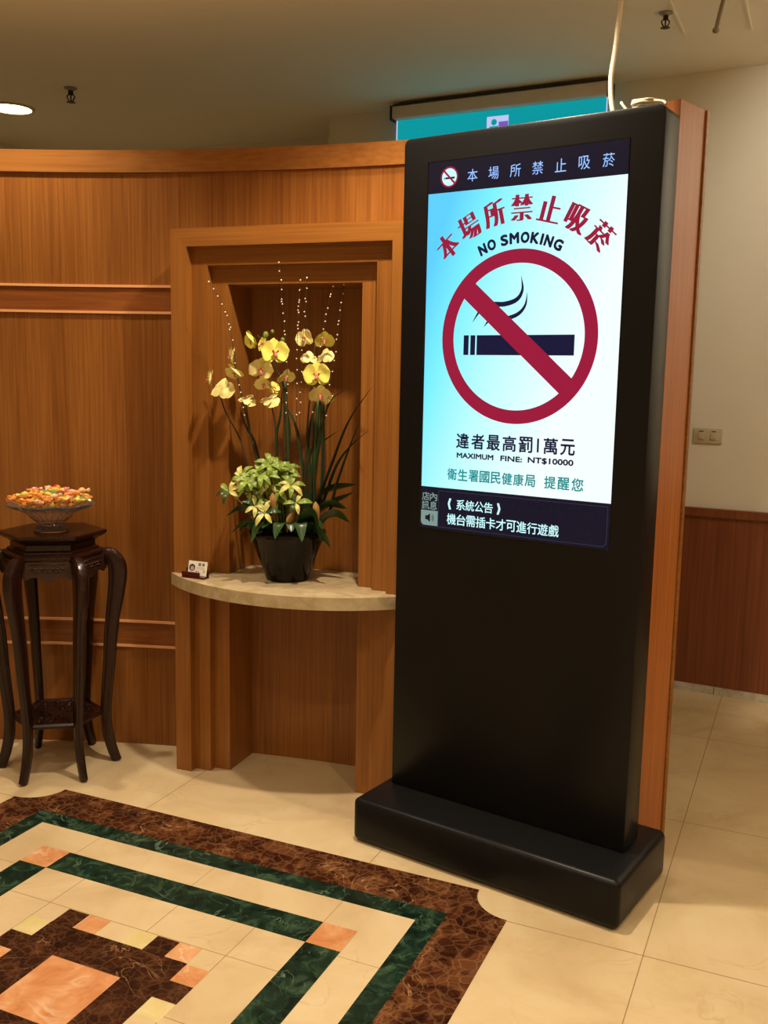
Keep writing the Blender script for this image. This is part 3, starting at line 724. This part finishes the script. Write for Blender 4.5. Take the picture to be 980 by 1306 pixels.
# pierced, carved aprons between the knees
for k in range(6):
    a0, a1 = R(60 * k), R(60 * k + 60)
    p0 = Vector((math.cos(a0), math.sin(a0), 0)) * 0.200; p1 = Vector((math.cos(a1), math.sin(a1), 0)) * 0.200
    ax = (p1 - p0).normalized(); L = (p1 - p0).length; nn = Vector((ax.y, -ax.x, 0))
    if nn.dot(p0) < 0: nn = -nn
    bm = bmesh.new()
    low = []
    NN = 24
    for i in range(NN + 1):
        u = i / NN
        zlow = 0.816 - 0.010 * math.cos(2 * math.pi * u * 2) - 0.006 * math.sin(math.pi * u) + (0.012 if u < 0.08 or u > 0.92 else 0)
        low.append((u * L, zlow))
    outl = low + [(L, 0.879), (0, 0.879)]
    vs0 = [bm.verts.new(p0 + ax * x + Vector((0, 0, z)) - nn * 0.006) for x, z in outl]; vs1 = [bm.verts.new(p0 + ax * x + Vector((0, 0, z)) + nn * 0.004) for x, z in outl]
    bm.faces.new(vs0[::-1]); bm.faces.new(vs1)
    for i in range(len(outl)): bm.faces.new((vs0[i], vs0[(i + 1) % len(outl)], vs1[(i + 1) % len(outl)], vs1[i]))
    ap = from_bm('apron', bm, 'rosewood_pale', st)
    bm = bmesh.new()
    for cxu in (0.30, 0.5, 0.70):
        for sgn in (-1, 1):
            pts = []
            for q in range(11):
                an = q * 0.62; rr = 0.013 - 0.0009 * q
                pts.append(p0 + ax * (cxu * L + sgn * (0.009 + rr * math.cos(an))) + Vector((0, 0, 0.848 + rr * 0.85 * math.sin(an))) + nn * 0.0055)
            add_tube(bm, pts, 0.0036, 5)
    add_tube(bm, [p0 + ax * (0.17 * L) + Vector((0, 0, 0.872)) + nn * 0.005, p0 + ax * (0.83 * L) + Vector((0, 0, 0.872)) + nn * 0.005], 0.0025, 5)
    from_bm('scroll_carving', bm, 'rosewood_pale', ap, smooth=True)
hex_loft('lower_shelf', [(0.170, 0.205), (0.182, 0.209), (0.186, 0.220), (0.180, 0.228), (0.160, 0.2285), (0.150, 0.224)], 'rosewood')
bm = bmesh.new()
for ri in (0.045, 0.085, 0.122):
    for k in range(int(ri * 130)):
        a = 2 * math.pi * k / int(ri * 130)
        pts = []
        for q in range(10):
            an = q * 0.65; rr = 0.016 - 0.0011 * q
            pts.append((ri * math.cos(a) + rr * math.cos(an + a), ri * math.sin(a) + rr * math.sin(an + a), 0.2255))
        add_tube(bm, pts, 0.003, 5)
from_bm('shelf_carving', bm, 'rosewood', st, smooth=True)

# ------------------------------------------------------------------ glass bowl of sweets
BC = Vector((-1.312, 3.765, 0.9795))
bowl = tag(empty('glass_bowl', BC), 'footed cut glass bowl with a wide flared rim on the carved stand', 'bowl')
def facet(i, j): return 1.0 + (0.025 if i % 2 else -0.025) * (1 if j > 1 else 0.4)
bm = bmesh.new()
add_lathe(bm, [(0.066, 0.0005), (0.068, 0.006), (0.060, 0.014), (0.046, 0.024), (0.044, 0.030), (0.0, 0.031)], 48, mod=facet, cap=False)
bm.faces.new([v for v in bm.verts if False]) if False else None
from_bm('foot', bm, 'clear_glass', bowl)
bm = bmesh.new()
def wav(i, j): return facet(i, j) * (1 + (0.03 * math.cos(i / 48 * 2 * math.pi * 8) if 5 <= j <= 8 else 0))
add_lathe(bm, [(0.010, 0.0315), (0.052, 0.034), (0.070, 0.048), (0.084, 0.066), (0.112, 0.083), (0.146, 0.096), (0.168, 0.110), (0.163, 0.113), (0.138, 0.101), (0.104, 0.088), (0.077, 0.070), (0.062, 0.052), (0.045, 0.040), (0.010, 0.0375)], 48, mod=wav)
from_bm('dish', bm, 'clear_glass', bowl)
def make_candy(mat):
    bm = bmesh.new()
    n = 10
    prof = [(-0.030, 0.013), (-0.022, 0.010), (-0.015, 0.0025), (-0.012, 0.0065), (-0.006, 0.0095), (0.0, 0.0102), (0.006, 0.0095), (0.012, 0.0065), (0.015, 0.0025), (0.022, 0.010), (0.030, 0.013)]
    rings = []
    for j, (x, r) in enumerate(prof):
        end = abs(x) > 0.016
        rings.append([bm.verts.new((1.0 * x + (0.002 * math.sin(q * 3) if end else 0), 1.05 * r * math.cos(2 * math.pi * q / n) * (1 if not end else 1.0), 1.05 * r * math.sin(2 * math.pi * q / n) * (1 if not end else 0.35 + 0.25 * (q % 2)))) for q in range(n)])
    for j in range(len(rings) - 1):
        for q in range(n): bm.faces.new((rings[j][q], rings[j][(q + 1) % n], rings[j + 1][(q + 1) % n], rings[j + 1][q]))
    bm.faces.new(rings[0][::-1]); bm.faces.new(rings[-1])
    me_o = from_bm('wrapped_candy', bm, mat)
    return me_o
names = ['orange', 'yellow', 'pink', 'peach', 'green', 'red']
protos = {}
weights = ['orange'] * 6 + ['yellow'] * 6 + ['peach'] * 5 + ['pink'] * 3 + ['green'] * 2 + ['red']
rnd = random.Random(3)
cands = []
for ri, n, zc in ((0.0, 1, 0.130), (0.036, 7, 0.130), (0.070, 14, 0.128), (0.104, 20, 0.126), (0.136, 26, 0.128)):
    for k in range(n):
        a = 2 * math.pi * (k + rnd.random() * 0.5) / n
        cands.append((ri * math.cos(a), ri * math.sin(a), zc + rnd.uniform(0, 0.012)))
for ri, n, zc in ((0.02, 3, 0.156), (0.055, 9, 0.155), (0.088, 13, 0.152), (0.119, 16, 0.149), (0.03, 4, 0.104), (0.062, 9, 0.102), (0.090, 10, 0.108)):
    for k in range(n):
        a = 2 * math.pi * (k + rnd.random() * 0.6) / n
        cands.append((ri * math.cos(a), ri * math.sin(a), zc + rnd.uniform(0, 0.008)))
kept = []
for c_ in cands:
    if all((Vector(c_) - Vector(k_)).length > 0.0285 for k_ in kept): kept.append(c_)
for (x, y, z) in kept:
    nm = rnd.choice(weights)
    if nm not in protos:
        o = make_candy('wrapper_' + nm); protos[nm] = o
    else:
        o = protos[nm].copy(); col.objects.link(o)
    o.location = BC + Vector((x, y, z)); o.rotation_euler = (rnd.uniform(-0.5, 0.5), rnd.uniform(-0.35, 0.35), rnd.uniform(0, 6.28))
    tag(o, '%s twist-wrapped sweet heaped in the footed glass bowl' % nm, 'candy', 'wrapped sweets in the glass bowl')

# ------------------------------------------------------------------ card holder and card on the shelf
hold = tag(empty('card_holder', PORT + pax * 0.128 + pay * (-0.052) + Vector((0, 0, SZ)), PY + R(-4)), 'small dark red wooden card holder at the left end of the marble shelf', 'card holder')
bm = bmesh.new(); add_box(bm, -0.052, 0.052, -0.019, 0.019, 0.0005, 0.008); from_bm('base', bm, 'red_lacquer_wood', hold, bevel=0.002, seg=1)
bm = bmesh.new(); add_box(bm, -0.052, 0.030, -0.019, -0.012, 0.0081, 0.025); from_bm('front_lip', bm, 'red_lacquer_wood', hold, bevel=0.0015, seg=1)
bm = bmesh.new(); add_box(bm, -0.052, 0.052, 0.010, 0.019, 0.0081, 0.034); from_bm('back_rest', bm, 'red_lacquer_wood', hold, bevel=0.002, seg=1)
cardt = empty('business_card', PORT + pax * 0.130 + pay * (-0.050) + Vector((0, 0, SZ + 0.0085)), PY + R(-4)); cardt.rotation_euler = (R(-12), 0, PY + R(-4))
tag(cardt, 'white printed card standing in the dark red holder', 'card')
bm = bmesh.new(); add_box(bm, -0.040, 0.046, -0.0010, 0.0002, 0.0, 0.056); from_bm('paper', bm, 'white_card', cardt)
def cflat(name, polys, mat, lvl=1):
    bm = bmesh.new()
    for pl in polys:
        f = bm.faces.new([bm.verts.new((x, -0.0010 - 0.0002 * lvl, z)) for x, z in pl]); f.normal_update()
        if f.normal.y > 0: f.normal_flip()
    from_bm(name, bm, mat, cardt, recalc=False)
cflat('round_emblem', [disc(-0.022, 0.030, 0.014, 24)], 'card_ink')
cflat('emblem_centre', [disc(-0.021, 0.027, 0.0085, 20)], 'card_pink', 2)
cflat('printed_characters', [rct(0.006 + dx + 0.0021 * i, 0.006 + dx + 0.0021 * i + 0.0012, 0.039, 0.0495) for dx in (0, 0.017) for i in range(6)] + [rct(0.005 + dx, 0.018 + dx, z, z + 0.0012) for dx in (0, 0.017) for z in (0.0385, 0.0415, 0.0445, 0.0485)], 'card_ink')
cflat('printed_lines', [rct(0.0, 0.036, z, z + 0.0012) for z in (0.033, 0.029, 0.025)], 'card_ink_pale')
cflat('red_mark', [rct(-0.004, 0.003, 0.014, 0.018), rct(0.006, 0.011, 0.014, 0.018)], 'card_red')
cflat('yellow_mark', [disc(0.034, 0.018, 0.006, 16)], 'card_yellow')

# ------------------------------------------------------------------ orchid arrangement
PC = Vector((-0.372, 3.69, SZ))
pl = tag(empty('potted_orchid', PC), 'yellow moth orchid arrangement in a tapered black glazed pot on the marble shelf', 'potted plant')
bm = bmesh.new()
add_lathe(bm, [(0.078, 0.0006), (0.083, 0.004), (0.098, 0.050), (0.120, 0.110), (0.144, 0.172), (0.151, 0.183), (0.151, 0.190), (0.144, 0.191), (0.138, 0.181), (0.130, 0.160)], 56)
from_bm('pot', bm, 'pot_glaze', pl, smooth='auto')
bm = bmesh.new()
add_lathe(bm, [(0.129, 0.161), (0.128, 0.172), (0.100, 0.188), (0.05, 0.197), (0.01, 0.199)], 30, mod=lambda i, j: 1 + (0.04 * math.sin(i * 2.7 + j) if j > 1 else 0))
from_bm('moss', bm, 'moss', pl, smooth=True)
def leaf_bm(bm, base, mid, tip, width, up=(0, 0, 1), n=9, cup=0.2, shape=0.75, mi=0, side=None):
    P = smooth_path([base, mid, tip], n); m_ = len(P); rows = []
    for i, p in enumerate(P):
        t = (P[min(i + 1, m_ - 1)] - P[max(i - 1, 0)]).normalized()
        s = Vector(side) if side is not None else t.cross(Vector(up))
        s = s - t * s.dot(t)
        if s.length < 1e-4: s = Vector((1, 0, 0))
        s.normalize(); nrm = s.cross(t)
        u = i / (m_ - 1); w = width * max(0.04, math.sin(math.pi * u ** shape)) ** 0.75 if i < m_ - 1 else width * 0.03
        rows.append([bm.verts.new(p + s * (w * q) + nrm * (cup * w * abs(q))) for q in (-1, -0.5, 0, 0.5, 1)])
    for i in range(m_ - 1):
        for q in range(4): bm.faces.new((rows[i][q], rows[i][q + 1], rows[i + 1][q + 1], rows[i + 1][q])).material_index = mi
stems = [[(-0.148, 0.0, 0.42), (-0.187, 0.0, 0.54), (-0.24, 0.0, 0.646), (-0.263, 0.0, 0.716), (-0.296, 0.0, 0.76)],
         [(-0.106, 0.0, 0.421), (-0.142, 0.0, 0.541), (-0.18, 0.0, 0.718), (-0.201, 0.0, 0.806), (-0.206, 0.0, 0.864)],
         [(-0.016, 0.0, 0.423), (-0.016, 0.0, 0.603), (-0.02, 0.0, 0.75), (-0.047, 0.0, 0.809), (-0.073, 0.0, 0.896), (-0.118, 0.0, 0.93)],
         [(-0.046, 0.0, 0.422), (-0.052, 0.0, 0.602), (-0.076, 0.0, 0.705)],
         [(0.063, 0.0, 0.394), (0.073, 0.0, 0.604), (0.09, 0.0, 0.782), (0.101, 0.0, 0.899)],
         [(0.135, 0.0, 0.395), (0.137, 0.0, 0.546), (0.129, 0.0, 0.694), (0.116, 0.0, 0.782)],
         [(-0.112, 0.0, 0.421), (-0.148, 0.0, 0.57), (-0.162, 0.0, 0.689)]]
roots = [(-0.07, 0.02, 0.18), (-0.055, 0.03, 0.18), (-0.01, 0.02, 0.19), (-0.03, 0.0, 0.19), (0.05, 0.02, 0.19), (0.07, 0.01, 0.18), (-0.06, 0.0, 0.18)]
for s_pts, r0 in zip(stems, roots):
    bm = bmesh.new(); P = smooth_path([r0] + [(x, y + 0.012 + 0.01 * math.sin(i * 2), z) for i, (x, y, z) in enumerate(s_pts)], 6)
    add_tube(bm, P, [0.0042 - 0.002 * i / len(P) for i in range(len(P))], 8)
    from_bm('flower_stem', bm, 'stem_dark', pl, smooth=True)
# thick green stakes behind the blooms
for x, z0, z1, xb in ((-0.016, 0.18, 0.78, -0.01), (0.126, 0.18, 0.72, 0.07), (0.112, 0.18, 0.70, 0.06)):
    bm = bmesh.new(); add_tube(bm, smooth_path([(xb, 0.03, z0), ((x + xb) / 2 + 0.01, 0.032, (z0 + z1) / 2), (x, 0.03, z1)], 6), 0.0065, 8)
    from_bm('green_cane', bm, 'stem_green', pl, smooth=True)
straps = [[(0.115, 0.304), (0.173, 0.456), (0.237, 0.607), (0.328, 0.727)], [(0.136, 0.304), (0.189, 0.442), (0.248, 0.518), (0.316, 0.57)],
          [(0.054, 0.303), (0.083, 0.485), (0.128, 0.531), (0.187, 0.568)], [(0.094, 0.303), (0.074, 0.515), (0.097, 0.664), (0.126, 0.724)],
          [(0.069, 0.303), (0.038, 0.544), (0.007, 0.633), (-0.052, 0.72)], [(0.084, 0.303), (0.098, 0.545), (0.091, 0.634), (0.108, 0.694)],
          [(0.124, 0.304), (0.134, 0.516), (0.135, 0.665), (0.132, 0.753)], [(-0.036, 0.331), (-0.046, 0.542), (-0.031, 0.632), (-0.023, 0.75)],
          [(-0.021, 0.332), (0.002, 0.543), (-0.011, 0.662), (-0.014, 0.736)], [(-0.082, 0.3), (-0.127, 0.511), (-0.163, 0.585), (-0.192, 0.659)],
          [(0.16, 0.259), (0.189, 0.366), (0.233, 0.488), (0.282, 0.608)], [(0.1, 0.273), (0.105, 0.425), (0.15, 0.665), (0.215, 0.725)]]
rs = random.Random(5)
for i, sp_ in enumerate(straps):
    y1 = rs.uniform(-0.02, 0.05)
    P = smooth_path([(sp_[0][0] * 0.6, 0.01, 0.185)] + [(x * (1 - 0.13 * max(0, x - 0.14)), 0.01 + (y1 * (k + 1) / 4 if sp_[3][0] < 0.2 else -1.0 * max(0, x - 0.12)), z + 0.12 * max(0, x - 0.14)) for k, (x, z) in enumerate(sp_)], 6)
    bm = bmesh.new(); n = len(P); rows = []
    for k, p in enumerate(P):
        t = (P[min(k + 1, n - 1)] - P[max(k - 1, 0)]).normalized(); s = Vector((0.8, 0.6, 0)); s = (s - t * s.dot(t)).normalized(); nr = s.cross(t)
        u = k / (n - 1); w = 0.0075 * (1 - u ** 3) + 0.0006
        rows.append([bm.verts.new(p - s * w), bm.verts.new(p + nr * w * 0.35), bm.verts.new(p + s * w)])
    for k in range(n - 1):
        for q in range(2): bm.faces.new((rows[k][q], rows[k][q + 1], rows[k + 1][q + 1], rows[k + 1][q]))
    from_bm('strap_leaf', bm, 'strap_green', pl, smooth=True, recalc=False)
broad = [[(0.07, 0.19), (0.178, 0.262), (0.244, 0.236)], [(0.06, 0.205), (0.16, 0.29), (0.252, 0.345)], [(0.08, 0.185), (0.135, 0.192), (0.175, 0.148)],
         [(0.07, 0.22), (0.16, 0.297), (0.232, 0.29)], [(-0.06, 0.20), (-0.155, 0.292), (-0.222, 0.258)], [(-0.05, 0.19), (-0.15, 0.235), (-0.198, 0.199)],
         [(-0.04, 0.185), (-0.09, 0.216), (-0.143, 0.182)], [(0.05, 0.21), (0.148, 0.341), (0.268, 0.379)], [(0.04, 0.19), (0.10, 0.27), (0.13, 0.215)], [(-0.03, 0.19), (-0.10, 0.30), (-0.17, 0.29)]]
for i, bl in enumerate(broad):
    bm = bmesh.new(); yy = -0.05 - 0.03 * (i % 3) if i not in (1, 7) else 0.0
    leaf_bm(bm, (bl[0][0], -0.02, bl[0][1]), (bl[1][0], yy, bl[1][1]), (bl[2][0], yy - 0.02, bl[2][1]), 0.032 if bl[2][0] > 0 else 0.027, side=(0.25, -0.8, 0.62), n=8)
    from_bm('broad_leaf', bm, 'orchid_leaf', pl, smooth=True, recalc=False)
for ax_, ay_, tx, ty, tz in ((-0.06, -0.06, -0.12, -0.15, 0.165), (0.0, -0.07, -0.03, -0.165, 0.185), (0.05, -0.07, 0.07, -0.16, 0.175), (0.08, -0.05, 0.15, -0.11, 0.170), (-0.08, -0.04, -0.17, -0.09, 0.185), (0.02, -0.06, 0.03, -0.15, 0.21), (-0.03, -0.06, -0.08, -0.15, 0.22)):
    bm = bmesh.new(); leaf_bm(bm, (ax_, ay_, 0.186), ((ax_ + tx) / 2, (ay_ + ty) / 2 - 0.01, 0.238), (tx, ty, tz), 0.026, n=7)
    from_bm('broad_leaf', bm, 'orchid_leaf', pl, smooth=True, recalc=False)
# umbrella-plant whorls
def whorl(c, size, tilt, mats, seed, count=7):
    rw = random.Random(seed); bm = bmesh.new()
    c = Vector(c); up = Vector(tilt).normalized()
    a = up.cross(Vector((0, 1, 0.2))).normalized(); b = up.cross(a)
    for k in range(count):
        an = 2 * math.pi * k / count + rw.uniform(-0.25, 0.25); d = a * math.cos(an) + b * math.sin(an); L = size * rw.uniform(0.8, 1.15)
        leaf_bm(bm, c + d * 0.004, c + d * (L * 0.55) + up * (L * 0.14), c + d * L - up * (L * 0.12), L * 0.17, up=up, n=5, shape=0.9, mi=rw.choice(range(len(mats))))
    base = Vector((c.x * 0.5, 0.0, 0.19))
    add_tube(bm, smooth_path([base, (base + c) / 2 + Vector((0, -0.01, 0.02)), c], 4), 0.0025, 6, mi=0)
    from_bm('leaf_whorl', bm, mats, pl, smooth=True, recalc=False)
W1 = [(-0.038, -0.07, 0.441), (-0.094, -0.07, 0.416), (0.001, -0.07, 0.406), (-0.058, -0.07, 0.376), (-0.138, -0.07, 0.392), (-0.02, -0.07, 0.355), (-0.103, -0.07, 0.354), (0.021, -0.07, 0.377), (-0.073, -0.07, 0.411), (-0.008, -0.07, 0.43), (-0.058, -0.07, 0.452), (-0.165, -0.05, 0.405), (-0.152, -0.07, 0.352), (-0.04, -0.06, 0.32)]
for i, c in enumerate(W1):
    whorl((c[0], c[1] - 0.03 * math.sin(i * 1.9), c[2]), 0.056, (0.3 * math.sin(i * 2.1) + c[0], -0.75, 0.75), ['umbrella_leaf', 'umbrella_leaf', 'umbrella_leaf_pale'] if i % 4 == 3 else ['umbrella_leaf'], 30 + i)
for i, c in enumerate([(-0.211, -0.09, 0.348), (-0.074, -0.12, 0.275), (0.043, -0.12, 0.315), (-0.112, -0.11, 0.299)]):
    whorl(c, 0.056, (0.2 * (i - 1.5), -0.8, 0.6), ['umbrella_leaf_pale', 'umbrella_leaf', 'orchid_leaf', 'umbrella_leaf_pale'], 60 + i, 6)
for x, z, dx in ((-0.045, 0.32, 0.004), (0.115, 0.29, 0.006), (0.03, 0.25, -0.01)):
    bm = bmesh.new(); leaf_bm(bm, (x, -0.11, z + 0.03), (x + dx, -0.125, z), (x + 2 * dx, -0.115, z - 0.05), 0.012, side=(1, 0.2, 0), n=5, cup=0.6); from_bm('dry_leaf', bm, 'dry_leaf', pl, smooth=True, recalc=False)
# blooms
def petal(bm, ang, length, width, cup, mi, droop=0.0, rnd_tip=0.5, n=10, m=6, wave=0.0):
    """petal in the flower's x,z plane, flower looking along -y"""
    ca, sa = math.cos(ang), math.sin(ang); rows = []
    for i in range(n + 1):
        u = i / n; w = width * max(0.03, math.sin(math.pi * min(0.992, 0.02 + 0.98 * u) ** rnd_tip)) ** 0.55
        row = []
        for j in range(m + 1):
            q = -1 + 2 * j / m
            lx = u * length * (1 - 0.06 * q * q * u); lz = q * w
            ly = -cup * (u ** 2) * length + droop * u - 0.25 * cup * abs(q) * w + wave * math.sin(q * 3 + u * 4) * w
            row.append(bm.verts.new((lx * ca - lz * sa, ly, lx * sa + lz * ca)))
        rows.append(row)
    for i in range(n):
        for j in range(m): bm.faces.new((rows[i][j], rows[i][j + 1], rows[i + 1][j + 1], rows[i + 1][j])).material_index = mi
def bloom(pos, size, face, mat, spin=0.0, seed=0, openness=1.0):
    rb = random.Random(seed); bm = bmesh.new()
    c = 0.25 + 0.5 * (1 - openness)
    for ang in (90, 218, 322): petal(bm, R(ang + spin), size * 0.98, size * 0.40, -0.10 + c * 0.5, 0, droop=0.10 * size, rnd_tip=1.05, wave=0.06)
    for ang in (12, 168): petal(bm, R(ang + spin + rb.uniform(-5, 5)), size * 1.02, size * 0.68, c, 0, rnd_tip=1.1, wave=0.10)
    o = from_bm('orchid_bloom', bm, mat, pl, smooth=True, recalc=False)
    f = Vector(face).normalized()
    q = f.to_track_quat('-Y', 'Z'); o.rotation_mode = 'QUATERNION'; o.rotation_quaternion = q; o.location = pos
    bm = bmesh.new()
    add_tube(bm, smooth_path([(0, 0.0, 0.02 * size), (0, -0.22 * size, -0.05 * size), (0, -0.40 * size, -0.22 * size), (0, -0.36 * size, -0.42 * size)], 4), [size * v * 0.75 for v in (0.10, 0.11, 0.13, 0.14, 0.15, 0.15, 0.14, 0.14, 0.15, 0.16, 0.15, 0.11, 0.05)], 8, flat=0.7)
    for s in (-1, 1):
        add_tube(bm, smooth_path([(0.05 * size * s, -0.12 * size, -0.05 * size), (0.17 * size * s, -0.28 * size, 0.02 * size), (0.15 * size * s, -0.38 * size, 0.14 * size)], 3), [size * v * 0.75 for v in (0.07, 0.09, 0.10, 0.11, 0.10, 0.08, 0.04)], 7, flat=0.6)
    l = from_bm('flower_lip', bm, 'lip_pink', o, smooth=True); l['label'] = 'pink lip of the bloom'
    return o
Y, Cc = 'petal_yellow', 'petal_cream'
BL = [((-0.128, -0.03, 0.915), 0.046, (-0.75, -0.35, -0.35), Y, 20, 0.3), ((-0.044, -0.075, 0.868), 0.062, (0.38, -0.9, 0.05), Y, 0, 1.0),
      ((-0.088, -0.02, 0.898), 0.046, (-0.85, -0.35, 0.2), Y, 10, 0.9), ((-0.096, -0.07, 0.805), 0.054, (0.25, -0.9, -0.3), Cc, -12, 0.95),
      ((-0.082, -0.065, 0.752), 0.040, (-0.2, -0.75, -0.5), Cc, 8, 0.6), ((-0.068, -0.05, 0.695), 0.050, (0.35, 0.4, -0.75), Cc, 20, 0.5), ((-0.055, -0.05, 0.735), 0.036, (0.5, -0.3, 0.5), Y, 0, 0.6),
      ((-0.205, -0.03, 0.852), 0.042, (-0.9, -0.3, 0.1), Cc, -25, 0.9), ((-0.192, -0.035, 0.796), 0.048, (-0.45, -0.4, -0.6), Cc, 10, 0.5),
      ((-0.286, -0.03, 0.768), 0.042, (-0.95, -0.25, 0.1), Cc, -20, 0.9), ((-0.246, -0.04, 0.728), 0.054, (0.3, 0.7, -0.3), Cc, 10, 0.7),
      ((-0.153, -0.03, 0.693), 0.040, (0.1, 0.5, -0.7), Cc, 30, 0.4),
      ((0.066, -0.03, 0.922), 0.044, (-0.5, -0.8, 0.05), Cc, 15, 0.9), ((0.137, -0.03, 0.917), 0.044, (0.15, -0.85, -0.45), Y, 0, 0.6),
      ((0.082, -0.01, 0.852), 0.038, (-0.2, 0.7, -0.5), Cc, 0, 0.5), ((0.135, 0.0, 0.858), 0.042, (0.4, 0.6, -0.4), Cc, 0, 0.6),
      ((0.115, -0.075, 0.788), 0.060, (-0.1, -0.97, 0.02), Y, 4, 1.0), ((0.126, -0.06, 0.715), 0.050, (0.05, -0.8, -0.45), Cc, -6, 0.75),
      ((0.150, -0.03, 0.700), 0.040, (0.7, -0.1, -0.6), Cc, 0, 0.5), ((-0.012, -0.01, 0.780), 0.042, (0.5, -0.6, -0.55), Cc, 0, 0.5)]
for i, (p, s, f, mt, sp_, op) in enumerate(BL): bloom(p, s * 0.88, f, mt, sp_, i, op)
for p, r in (((-0.082, -0.02, 0.932), 0.011), ((-0.020, -0.01, 0.915), 0.008), ((-0.060, 0.0, 0.945), 0.007)):
    bm = bmesh.new(); bmesh.ops.create_icosphere(bm, subdivisions=2, radius=r); bmesh.ops.scale(bm, vec=(1, 1, 1.3), verts=bm.verts); bmesh.ops.translate(bm, vec=p, verts=bm.verts)
    from_bm('flower_bud', bm, 'bud_green', pl, smooth=True)
# fine wires strung with beads
strands = [[(-0.287, 1.119), (-0.255, 1.068), (-0.228, 1.011), (-0.211, 0.961), (-0.202, 0.909), (-0.17, 0.718), (-0.131, 0.478)], [(-0.03, 1.193), (-0.024, 1.13), (-0.018, 1.061), (-0.012, 0.994), (-0.006, 0.933), (0.004, 0.751), (-0.007, 0.45)],
           [(0.049, 1.131), (0.044, 1.059), (0.041, 0.992), (0.039, 0.846), (0.036, 0.421)], [(0.073, 1.14), (0.068, 1.045), (0.065, 1.001), (0.052, 0.722), (0.048, 0.421)],
           [(0.209, 1.117), (0.201, 1.053), (0.193, 0.986), (0.176, 0.842), (0.112, 0.422)], [(0.17, 1.111), (0.148, 1.032), (0.108, 0.782), (0.081, 0.422)]]
rb = random.Random(11)
for sp_ in strands:
    P = smooth_path([(x, -0.06 + 0.004 * math.sin(i), z) for i, (x, z) in enumerate(sp_)] + [(sp_[-1][0] * 0.5, 0.0, 0.185)], 8)
    bm = bmesh.new(); add_tube(bm, P, 0.0009, 5, mi=0)
    k = 0; acc = 0
    for i in range(1, len(P)):
        acc += (P[i] - P[i - 1]).length
        if acc > 0.028 and P[i].z > 0.62:
            acc = 0 if rb.random() > 0.35 else 0.02
            r_ = bmesh.ops.create_icosphere(bm, subdivisions=1, radius=0.0032)
            bmesh.ops.translate(bm, vec=P[i] + Vector((rb.uniform(-0.003, 0.003), 0, 0)), verts=r_['verts'])
            for v in r_['verts']:
                for f in v.link_faces: f.material_index = 1
    r_ = bmesh.ops.create_icosphere(bm, subdivisions=1, radius=0.0036); bmesh.ops.translate(bm, vec=P[0], verts=r_['verts'])
    for v in r_['verts']:
        for f in v.link_faces: f.material_index = 1
    from_bm('bead_strand', bm, ['wire', 'bead_crystal'], pl, smooth=True)
